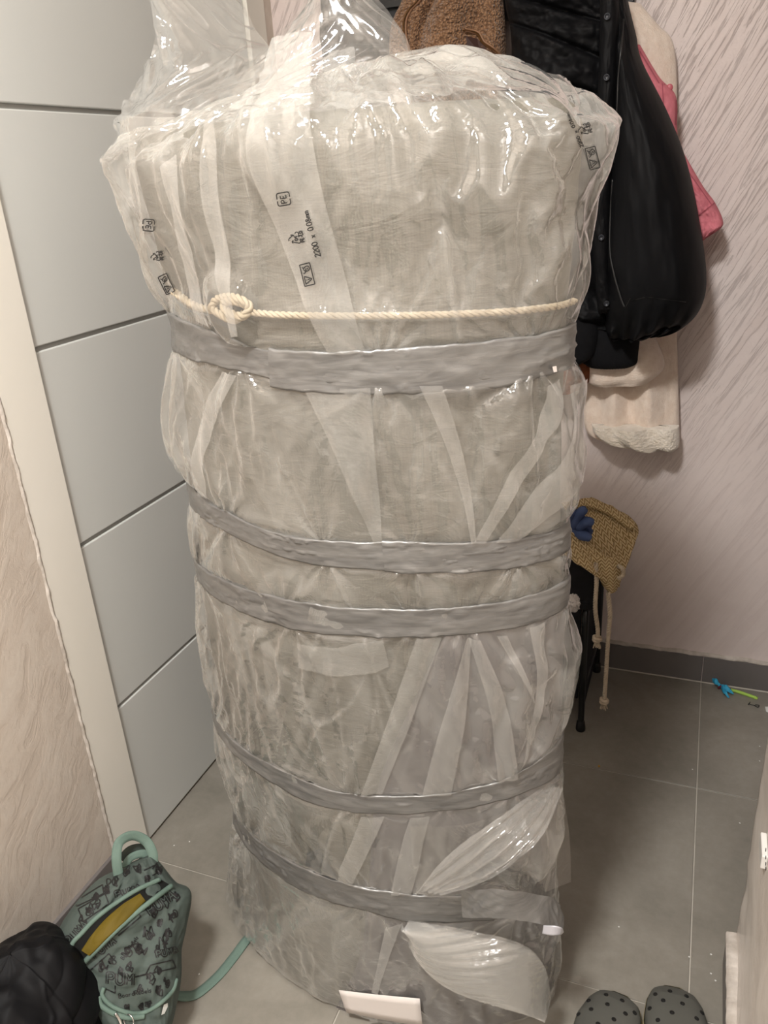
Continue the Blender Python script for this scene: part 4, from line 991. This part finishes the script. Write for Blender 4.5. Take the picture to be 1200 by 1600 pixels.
# blue cloth in the bag: crumpled fingers of fabric
bcl = empty('blue_cloth', at_y(905, 825, 1.84), 'crumpled blue cloth sticking out of the woven bag', 'cloth')
def lump(name, c, r, mt, par, seed, sc=(1, 1, 1), amp=.3, fr=6):
    nu_, nv_ = 60, 40; a = np.linspace(0, 2 * np.pi, nu_, endpoint=False)[:, None]; b = np.linspace(0.02, np.pi - .02, nv_)[None]
    d = np.stack([np.cos(a) * np.sin(b), np.sin(a) * np.sin(b), np.cos(b) + 0 * a], -1)
    f = fbm(d[..., 0] * fr / 3 + 9, d[..., 2] * fr / 3 + d[..., 1] * fr / 3, seed, 4)
    rr = r * (1 + amp * (1 - 2 * np.abs(f)))
    return grid_mesh(name, np.array(c) + d * rr[..., None] * np.array(sc), mt, par, close_u=True)
lump('cloth_fold', at_y(902, 826, 1.88), .034, M['blue'], bcl, 3, (.9, .8, .9))
for a_, b_, c__ in (((895, 820), (908, 800), (918, 797)), ((905, 822), (918, 815), (928, 818)), ((900, 835), (915, 838), (923, 843)), ((890, 812), (893, 800), (900, 796))):
    tube('cloth_finger', [at_y(*a_, 1.86), at_y(*b_, 1.84), at_y(*c__, 1.84)], np.interp(np.linspace(0, 1, 24), [0, .6, .9, 1], [.014, .012, .009, .003]), M['blue'], bcl, 12, 24)
cp = empty('crumpled_paper', at_y(898, 942, 1.76), 'small crumpled off-white paper between the stool and the wrapped bundle', 'paper')
lump('paper_ball', at_y(896, 942, 1.785), .013, M['paper'], cp, 8, (1, .6, 1.4), .5, 9)

# ------------------------------------------------------------------ small things on the floor by the back wall
ht = empty('hair_ribbon', at_z(1140, 1075, 0), 'bright blue ribbon bow with lime cord on the tiles by the baseboard', 'ribbon')
c1 = at_z(1113, 1064, .012); c2 = at_z(1125, 1073, .01); c3 = at_z(1137, 1081, .012)
def bowloop(name, c, e_, wd, seed, mt):
    c = np.array(c); e_ = np.array(e_); L = spl([c, (c + e_) / 2 + np.array([0, .010, .008]), e_], 20); R_ = spl([c, (c + e_) / 2 + np.array([.0, -.014, .004]), e_ + np.array([.006, -.008, 0])], 20)
    t = np.linspace(0, 1, 12)[:, None, None]; G = L[None] * (1 - t) + R_[None] * t
    G[..., 2] += .007 * np.sin(np.pi * t[..., 0]) + .004 * fbm(G[..., 0] * 120, G[..., 1] * 120, seed, 2); G[..., 2] = np.maximum(G[..., 2], .002)
    o = grid_mesh(name, G, mt, ht); o.modifiers.new('t', 'SOLIDIFY').thickness = .0015; return o
bowloop('bow_loop', c2, at_z(1111, 1062, .012), .02, 1, M['sky_ribbon']); bowloop('bow_loop', c2, at_z(1143, 1082, .008), .02, 2, M['sky_ribbon'])
bowloop('ribbon_end', c2, at_z(1136, 1088, .004), .02, 5, M['sky_ribbon'])
tube('binding', [c2 + np.array([-.004, 0, -.006]), c2 + np.array([0, -.006, .004]), c2 + np.array([.005, 0, .004]), c2 + np.array([.004, .004, -.006])], .0028, mat('maroon_thread', srgb(110, 30, 50), .7), ht, 8, 16)
tube('leaf_thread', [at_z(1109, 1058, .014), at_z(1117, 1060, .016), at_z(1122, 1068, .01)], .004, M['dark_green_thread'], ht, 8, 16)
cq = spl([at_z(1143, 1078, .006), at_z(1160, 1083, .005), at_z(1183, 1091, .004)], 40)
join_grids('lime_cord', ropeG(cq, .0045, .012, 60), M['lime'], ht)
hc = empty('hair_clip', at_z(1176, 1102, 0), 'tiny black hair clip on the tile below the lime cord', 'hair clip')
tube('prong', [at_z(1169, 1100, .002), at_z(1178, 1102, .002), at_z(1184, 1105, .002), at_z(1186, 1102, .003), at_z(1180, 1101, .003)], .0012, M['black_metal'], hc, 6, 20)
tube('prong', [at_z(1169, 1101, .002), at_z(1172, 1097, .002)], .0012, M['black_metal'], hc, 6)
ws = mesh('white_scrap', [at_z(1195, 1104, .001), at_z(1204, 1104, .001), at_z(1206, 1116, .001), at_z(1197, 1112, .001), at_z(1195, 1104, .006), at_z(1204, 1104, .007), at_z(1206, 1116, .006), at_z(1197, 1112, .005)], [(0, 1, 2, 3), (4, 5, 6, 7), (0, 1, 5, 4), (1, 2, 6, 5), (2, 3, 7, 6), (3, 0, 4, 7)], M['white_plastic'])
tag(ws, 'small white plastic scrap on the floor at the right edge', 'scrap')
V = []; Fc = []
for (px_, py_) in [(1187, 1166), (1187, 1189), (1082, 1202), (967, 1448), (1111, 1491), (1111, 1521), (1118, 1532), (272, 1321), (296, 1315), (311, 1522), (1156, 1286), (1077, 1495)]:
    c = at_z(px_, py_, .0015); r_ = .0022; b_ = len(V)
    V += [tuple(c + np.array(d) * r_ * 1.0) for d in ((1, 0, 0), (0, 1, 0), (-1, .2, 0), (0, -1, 0), (0, 0, .8), (0, 0, -.7))]
    Fc += [(b_, b_ + 1, b_ + 4), (b_ + 1, b_ + 2, b_ + 4), (b_ + 2, b_ + 3, b_ + 4), (b_ + 3, b_, b_ + 4), (b_ + 1, b_, b_ + 5), (b_ + 2, b_ + 1, b_ + 5), (b_ + 3, b_ + 2, b_ + 5), (b_, b_ + 3, b_ + 5)]
tag(mesh('floor_crumbs', V, Fc, M['white_plastic'], None, False), 'tiny white crumbs scattered over the grey floor tiles', 'crumbs', kind='stuff')
ac = lump('amber_bead', at_z(936, 1197, .002), .0025, M['amber'], None, 3); tag(ac, 'tiny amber crumb on the grout joint right of the bundle', 'crumb')

# white strike plate on the near right pier
sp = empty('strike_plate', (NX, 1.05, .46), 'white metal plate with small holes set in the right plaster edge', 'plate')
pz = [at_x(px_, py_, NX - .003) for px_, py_ in ((1193, 1300), (1215, 1300), (1215, 1362), (1192, 1358))]
y_1 = pz[0][1]; y_0 = y_1 - .05; z_0, z_1 = pz[3][2], pz[0][2]
box('plate', (NX - .007, y_0, z_0), (NX + .002, y_1, z_1), M['white_plastic'], sp, .002, 2)
for zz_ in (1328, 1340, 1350, 1357):
    c = at_x(1197, zz_, NX - .0075); tube('screw_hole_shade', [c, c + np.array([-.0006, 0, 0])], .0026, M['painted_hole_shade'], sp, 10)  # dark discs painted as shade in the plate's holes, nothing is cut

# ------------------------------------------------------------------ clogs
def clog(label, cx, cy, ang, side):
    r_ = empty('clog', (cx, cy, 0), label, 'clog', 'pair of grey clogs')
    L = .26
    def wid(v): return np.interp(v, [0, .06, .15, .3, .5, .7, .88, .96, 1], [.012, .038, .049, .056, .051, .043, .040, .029, .011])
    ca, sa = math.cos(ang), math.sin(ang)
    def W(x, y, z): return np.stack([cx + x * ca - y * sa, cy + x * sa + y * ca, z], -1)
    v = np.linspace(0, 1, 60); a = np.linspace(0, 2 * np.pi, 48, endpoint=False)
    def curve(v): return side * .010 * np.sin(np.pi * v) 
    # sole: closed ring lofted
    th = a; vs_ = .5 - .5 * np.cos(th); sg = np.where(np.sin(th) >= 0, 1, -1)
    def ring(scale, z):
        x = sg * wid(vs_) * scale + side * (.012 * (1 - vs_) - .006 ); y = -vs_ * L * scale - (1 - scale) * L / 2; return W(x, y, np.full_like(x, z) if np.isscalar(z) else z)
    rings = [ring(.6, .001), ring(.96, .001), ring(1.0, .006), ring(1.0, .020), ring(.985, .024)]
    grid_mesh('sole', np.stack(rings, 1), M['clog_edge'], r_, close_u=True)
    # upper: dome over the front 55 per cent
    vv = np.linspace(0.0, .56, 50); uu = np.linspace(-1, 1, 50)
    U, Vv = np.meshgrid(uu, vv, indexing='ij')
    hgt = np.interp(vv, [0, .04, .12, .25, .4, .56], [.022, .034, .046, .056, .064, .070])[None]
    X = np.sin(U * np.pi / 2) * wid(Vv) * .965 + side * (.012 * (1 - Vv) - .006); Z = .022 + (hgt - .022) * np.cos(U * np.pi / 2) ** .62
    up = grid_mesh('upper', W(X, -Vv * L - .002, Z), M['clog'], r_); md = up.modifiers.new('t', 'SOLIDIFY'); md.thickness = .004; md.offset = 1
    # rim walls around the heel
    vh = np.linspace(.5, 1, 30); 
    pts = [W(np.array(s_ * wid(v_) * .98 + side * (.012 * (1 - v_) - .006)), np.array(-v_ * L), np.array(.024)) for s_, vv_ in ((1, vh), (-1, vh[::-1])) for v_ in vv_]
    pts = np.array(pts); G = np.stack([pts, pts + np.array([0, 0, .022]), pts + np.array([0, 0, .03])], 1)
    hr_ = grid_mesh('heel_rim', G, M['clog'], r_); hr_.modifiers.new('t', 'SOLIDIFY').thickness = .005
    # insole, and vents as dark plugs painting the shade in the holes
    ins = [ring(.9, .0245), ring(.5, .024), ring(.02, .024)]
    grid_mesh('insole', np.stack(ins, 1), M['clog'], r_, close_u=True)
    for (u_, v_) in [(-.28, .115), (.14, .105), (.52, .15), (-.62, .21), (-.12, .20), (.30, .205), (-.38, .29), (.12, .30), (.66, .27), (-.7, .34), (.45, .37), (-.12, .39)]:
        u_ *= side if side < 0 else 1
        x = math.sin(u_ * math.pi / 2) * float(wid(v_)) * .965 + side * (.012 * (1 - v_) - .006)
        h_ = float(np.interp(v_, [0, .04, .12, .25, .4, .56], [.022, .034, .046, .056, .064, .070])); z_ = .022 + (h_ - .022) * math.cos(u_ * math.pi / 2) ** .62
        c = W(np.array(x), np.array(-v_ * L - .002), np.array(z_)); nx_ = np.array([math.sin(u_ * 1.2) * .8, .25, 1.0]); nx_ /= np.linalg.norm(nx_)
        nw = np.array([nx_[0] * ca - nx_[1] * sa, nx_[0] * sa + nx_[1] * ca, nx_[2]])
        tube('vent_shade_plug', [c - nw * .003, c + nw * .0012], .0040, M['painted_hole_shade'], r_, 12)
    tube('heel_strap', [W(np.array(s_ * .05), np.array(-L * y_), np.array(z_)) for s_, y_, z_ in ((-.95, .52, .05), (-.8, .8, .055), (0, .99, .058), (.8, .8, .055), (.95, .52, .05))], .006, M['clog'], r_, 8, 40)
tL = at_z(966, 1545, .03); tR = at_z(1058, 1537, .03)
clog('left grey clog with round vent holes at the bottom edge, nearer the wrapped bundle', tL[0], tL[1], math.radians(-9), 1)
clog('right grey clog with round vent holes at the bottom edge, nearer the right wall', tR[0], tR[1], math.radians(4), -1)

# ------------------------------------------------------------------ backpack
bpk = empty('backpack', at_z(215, 1640, 0), 'sage green comic-print backpack with open zip leaning at the door casing', 'backpack')
O_ = at_z(200, 1640, .02); az = math.atan2(O_[1], O_[0])
Nn = np.array([-math.cos(az) * .86, -math.sin(az) * .86, .51]); Nn /= np.linalg.norm(Nn)
def bp(px_, py_): return at_plane(px_, py_, O_ + Nn * .0, Nn)
def pack(name, rows, dep, mt, par, disp=None, nu=120, nv=120, off=0.0, n=2.6, back=.35):
    A = spl(np.array([bp(*r[0]) for r in rows]), nv); B = spl(np.array([bp(*r[1]) for r in rows]), nv); D = spl(np.array([[r[2]] for r in rows]), nv)[:, 0] * dep
    a = np.linspace(-np.pi, np.pi, nu, endpoint=False); c, s = np.cos(a), np.sin(a)
    w_ = np.sign(c) * np.abs(c) ** (2 / n); f = np.where(s > 0, np.abs(s) ** (2 / n), -back * np.abs(s) ** (2 / n))
    u = (w_ + 1) / 2; v = np.linspace(0, 1, nv)
    G = A[None] * (1 - u[:, None, None]) + B[None] * u[:, None, None]
    dis = 0 if disp is None else disp(np.repeat(u[:, None], nv, 1), np.repeat(v[None], nu, 0)) * np.clip(s, 0, 1)[:, None]
    G += Nn * (f[:, None] * D[None] + dis + off)[..., None]
    ce0 = G[:, :1].mean(0, keepdims=True).repeat(nu, 0); ce1 = G[:, -1:].mean(0, keepdims=True).repeat(nu, 0)
    G = np.concatenate([ce0, G, ce1], 1); G[..., 2] = np.maximum(G[..., 2], .003)
    return grid_mesh(name, G, mt, par, close_u=True)
def slit(px_, py_): return 0
# mouth: long lens from lower left to upper right
ma, mb = np.array([118., 1512.]), np.array([274., 1373.])
def bdisp(u, v): return .012 * fbm(u * 4, v * 5, 71) + .004 * fbm(u * 14, v * 14, 72)
body = pack('pack_body', [((180, 1362), (236, 1334), .3), ((150, 1378), (252, 1350), .75), ((112, 1420), (275, 1378), .95), ((88, 1460), (297, 1392), 1), ((82, 1490), (290, 1440), 1.05), ((100, 1520), (282, 1475), 1.1), ((120, 1560), (280, 1520), 1.15), ((150, 1600), (270, 1570), 1.1), ((170, 1640), (255, 1620), .8)], .085, M['green'], bpk, bdisp, 160, 160)
bvK = bvh_of([body]); cK = caster(bvK, .0012); cK4 = caster(bvK, .006)
def surf(pts, off): c = caster(bvK, off); return np.array([c(*p) for p in pts if c(*p) is not None])
upE = [(274, 1373), (250, 1374), (215, 1390), (180, 1412), (150, 1435), (128, 1458), (113, 1475), (112, 1492), (120, 1511)]
loE = [(274, 1376), (268, 1384), (240, 1405), (205, 1433), (175, 1460), (150, 1485), (132, 1503), (120, 1513)]
UE = spl(surf(upE, .010), 70); LE = spl(surf(loE, .006), 70)
tube('zip_edge', UE, .0040, M['green_web'], bpk, 8); tube('zip_edge', LE, .0046, M['green_web'], bpk, 8)
# dark sheet painting the shade inside the mouth, and the mustard thing
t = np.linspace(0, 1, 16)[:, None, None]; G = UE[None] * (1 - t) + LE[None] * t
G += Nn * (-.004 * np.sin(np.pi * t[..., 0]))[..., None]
inn = grid_mesh('mouth_shade_sheet', G, mat('painted_mouth_shade', srgb(10, 11, 9), .95), bpk)
ye = empty('mustard_cloth', bp(190, 1450), 'mustard yellow folded cloth inside the open backpack', 'cloth')
cI = caster(bvh_of([inn]), .004)
yl = [(219, 1396), (192, 1412), (167, 1434), (144, 1460), (127, 1484), (117, 1506)]; yr_ = [(228, 1408), (207, 1429), (184, 1450), (161, 1472), (141, 1493), (121, 1511)]
A_ = np.array([cI(*p) for p in yl if cI(*p)]); B_ = np.array([cI(*p) for p in yr_ if cI(*p)]); k_ = min(len(A_), len(B_))
if k_ > 2:
    G = ruled(A_[:k_], B_[:k_], 20, 50); G += Nn * (.006 * np.sin(np.pi * np.linspace(0, 1, 20)) ** .6)[:, None, None] * 1.0
    G += Nn * (.002 * fbm(G[..., 0] * 60, G[..., 2] * 60, 3))[..., None]
    yo = grid_mesh('cloth_fold', G, M['yellow'], ye)
# carrying handle (webbing) and shoulder strap bits
def ribbon(name, pts, wdt, mt, par, nrm=None, th=.002, n_=60):
    P_ = spl(np.array(pts), n_); T, _, _ = frames(P_); nr_ = np.array(nrm if nrm is not None else Nn)
    sd = np.cross(T, nr_); sd /= np.linalg.norm(sd, axis=1)[:, None] + 1e-9
    G = np.stack([P_ + sd * wdt * k for k in (-.5, -.17, .17, .5)], 0)
    o = grid_mesh(name, G, mt, par); o.modifiers.new('t', 'SOLIDIFY').thickness = th; return o
def bpo(px_, py_, o_): return bp(px_, py_) + Nn * o_
ribbon('handle', [bpo(183, 1368, .03), bpo(179, 1335, .035), bpo(184, 1312, .03), bpo(205, 1303, .02), bpo(226, 1312, .015), bpo(236, 1330, .02), bpo(237, 1345, .02)], .017, M['green_web'], bpk, nrm=np.cross(Nn, np.array([0, 0, 1.])) * .2 + Nn * .8)
ribbon('back_handle', [bpo(193, 1356, .0), bpo(205, 1340, .0), bpo(225, 1334, .0), bpo(236, 1345, .0)], .014, M['green_web'], bpk)
ribbon('back_panel_edge', [bpo(190, 1345, -.01), bpo(205, 1330, -.01), bpo(226, 1327, -.01), bpo(238, 1336, -.01)], .016, M['dark_green'], bpk)
sp_ = [at_z(268, 1552, .02), at_z(285, 1556, .006), at_z(308, 1552, .004), at_z(340, 1525, .003), at_z(365, 1495, .003), at_z(385, 1468, .004), at_z(402, 1452, .003)]
ribbon('shoulder_strap', sp_, .020, M['green_web'], bpk, nrm=(0, 0, 1))
# lower pocket flap with piping
fp = surf([(162, 1543), (160, 1556), (175, 1572), (200, 1582), (225, 1582), (250, 1568), (270, 1548), (276, 1530)], .002)
if len(fp) > 3: tube('pocket_piping', fp, .0035, M['green_web'], bpk, 8, 60)
fp = surf([(155, 1556), (158, 1570), (175, 1582), (200, 1590), (225, 1588)], .002)
if len(fp) > 3: tube('pocket_piping', fp, .0045, M['green_web'], bpk, 8, 60)
q = surf([(180, 1583), (186, 1592), (190, 1602)], .006)
if len(q) > 2: tube('zip_pull', q, .003, M['chrome'], bpk, 8, 20)
a_ = np.linspace(0, 2 * np.pi, 30); c0 = cK4(201, 1595)
if c0: tube('zip_ring', np.array(c0) + np.stack([.010 * np.cos(a_), .004 * np.sin(a_), .010 * np.sin(a_)], -1), .0011, M['chrome'], bpk, 6)
# comic print, drawn as inked lines on the canvas
def doodle(c, s, seed, n_=3):
    r = np.random.default_rng(seed); out = []
    for k in range(n_):
        m_ = r.integers(4, 8); a = np.sort(r.uniform(0, 6.28, m_)); rr = r.uniform(.3, 1, m_) * s
        o = r.uniform(-.5, .5, 2) * s; p = [(c[0] + o[0] + math.cos(x) * y * .6, c[1] + o[1] + math.sin(x) * y) for x, y in zip(a, rr)]
        q = spl(np.array(p + [p[0]]), 24); out.append([tuple(v) for v in q])
    return out
def outline(txt, o, d, w_, h_, sk=.25, dbl=1.4):
    s = text_strokes(txt, o, d, w_, h_, .35); return s
thick = []; thin = []; words = []
thick += outline('PUMA', (236, 1430), (42, -28), 9.5, 17)
thick += outline('PUMA', (110, 1478), (30, -32), 8.5, 14)
thick += outline('PUMA', (149, 1497), (36, -26), 8, 13)
thick += outline('PUMA', (246, 1496), (34, -8), 6.5, 10)
thick += outline('PUM', (167, 1537), (42, 2), 11, 17)
thick += outline('PUMA', (182, 1402), (40, -12), 8, 9)
words += text_strokes('BoardRebels', (186, 1560), (52, -10), 4.2, 7, .22)
words += text_strokes('BoardRebels', (193, 1500), (26, -38), 3.4, 6, .22)
thin += [[(118, 1410), (118, 1408), (160, 1382), (162, 1396), (120, 1416), (118, 1410)], [(122, 1420), (164, 1396), (170, 1412), (130, 1440), (122, 1420)], [(180, 1462), (215, 1425), (220, 1432), (185, 1462)],
         [(205, 1528), (275, 1512), (270, 1500), (235, 1508), (228, 1522), (205, 1528)], [(140, 1517), (170, 1490), (178, 1500)], [(238, 1358), (250, 1342)], [(225, 1360), (246, 1350), (250, 1362), (238, 1368)], [(245, 1400), (262, 1420), (266, 1400)], [(180, 1540), (180, 1552), (165, 1545)]]
for i, (x, y, s) in enumerate([(176, 1375, 9), (200, 1363, 8), (215, 1358, 7), (247, 1360, 7), (150, 1412, 9), (140, 1422, 7), (232, 1455, 9), (258, 1470, 11), (246, 1485, 7), (265, 1455, 8), (212, 1478, 9), (222, 1487, 8), (200, 1492, 9), (248, 1515, 7), (163, 1512, 8), (248, 1548, 7), (222, 1572, 6), (232, 1570, 6), (198, 1572, 5), (150, 1400, 6), (242, 1425, 7), (262, 1535, 6), (206, 1508, 8), (130, 1440, 7), (165, 1392, 6), (230, 1374, 6), (258, 1395, 6), (275, 1400, 6), (235, 1530, 8), (250, 1440, 6), (190, 1520, 7), (218, 1545, 5), (272, 1430, 8), (175, 1500, 6)]):
    thin += doodle((x, y), s * 1.2, 900 + i, 4)
cK2 = caster(bvK, .0020)
for st_ in thick:
    strokes_mesh('print_letter', [st_], 5.2, cK, .001, M['ink'], bpk); strokes_mesh('print_letter', [st_], 1.1, cK2, .001, M['green'], bpk)
for st_ in words: strokes_mesh('print_word', [st_], 1.3, cK, .001, M['ink'], bpk)
for st_ in thin: strokes_mesh('print_drawing', [st_], 2.0, cK, .001, M['ink'], bpk)
strokes_mesh('white_emblem', [], 1, cK, .001, M['white_print'], bpk, fills=[[(256, 1570), (262, 1567), (262, 1573), (257, 1584), (252, 1586), (254, 1577)]])

# ------------------------------------------------------------------ dark jacket heaped at the lower left
hj = empty('heaped_jacket', at_z(40, 1640, 0), 'black padded jacket heaped on the floor in front of the backpack', 'jacket')
def heap():
    a = np.linspace(0, 2 * np.pi, 260, endpoint=False)[:, None]; b = np.linspace(0, 1, 160)[None]
    H_ = .31
    env = (1 - b ** 2.6) ** .5
    q = b * 5.2 + .55 * np.sin(a + .6) + .25 * np.sin(2 * a + 2)
    pil = np.abs(np.sin(q * np.pi)) ** .55
    f = .020 * (pil - .6) * np.clip(1.15 - b, 0, 1) + .018 * fbm(a * 1.1, b * 2.5, 81, 2) + .004 * ridge(a * 2.2, b * 7, 84, 5)
    x = -.975 + .035 * b + (.135 * env + f * (.3 + .7 * env)) * np.cos(a); y = .575 + .02 * b + (.165 * env + f * (.3 + .7 * env)) * np.sin(a)
    z = .004 + H_ * b + .018 * fbm(x * 14, y * 14, 86, 3) * sstep(.3, .9, b) + 0 * a
    return np.stack([np.maximum(x, WX + .02), y, z], -1)
hp = grid_mesh('padded_body', heap(), M['black_puffer'], hj, close_u=True)
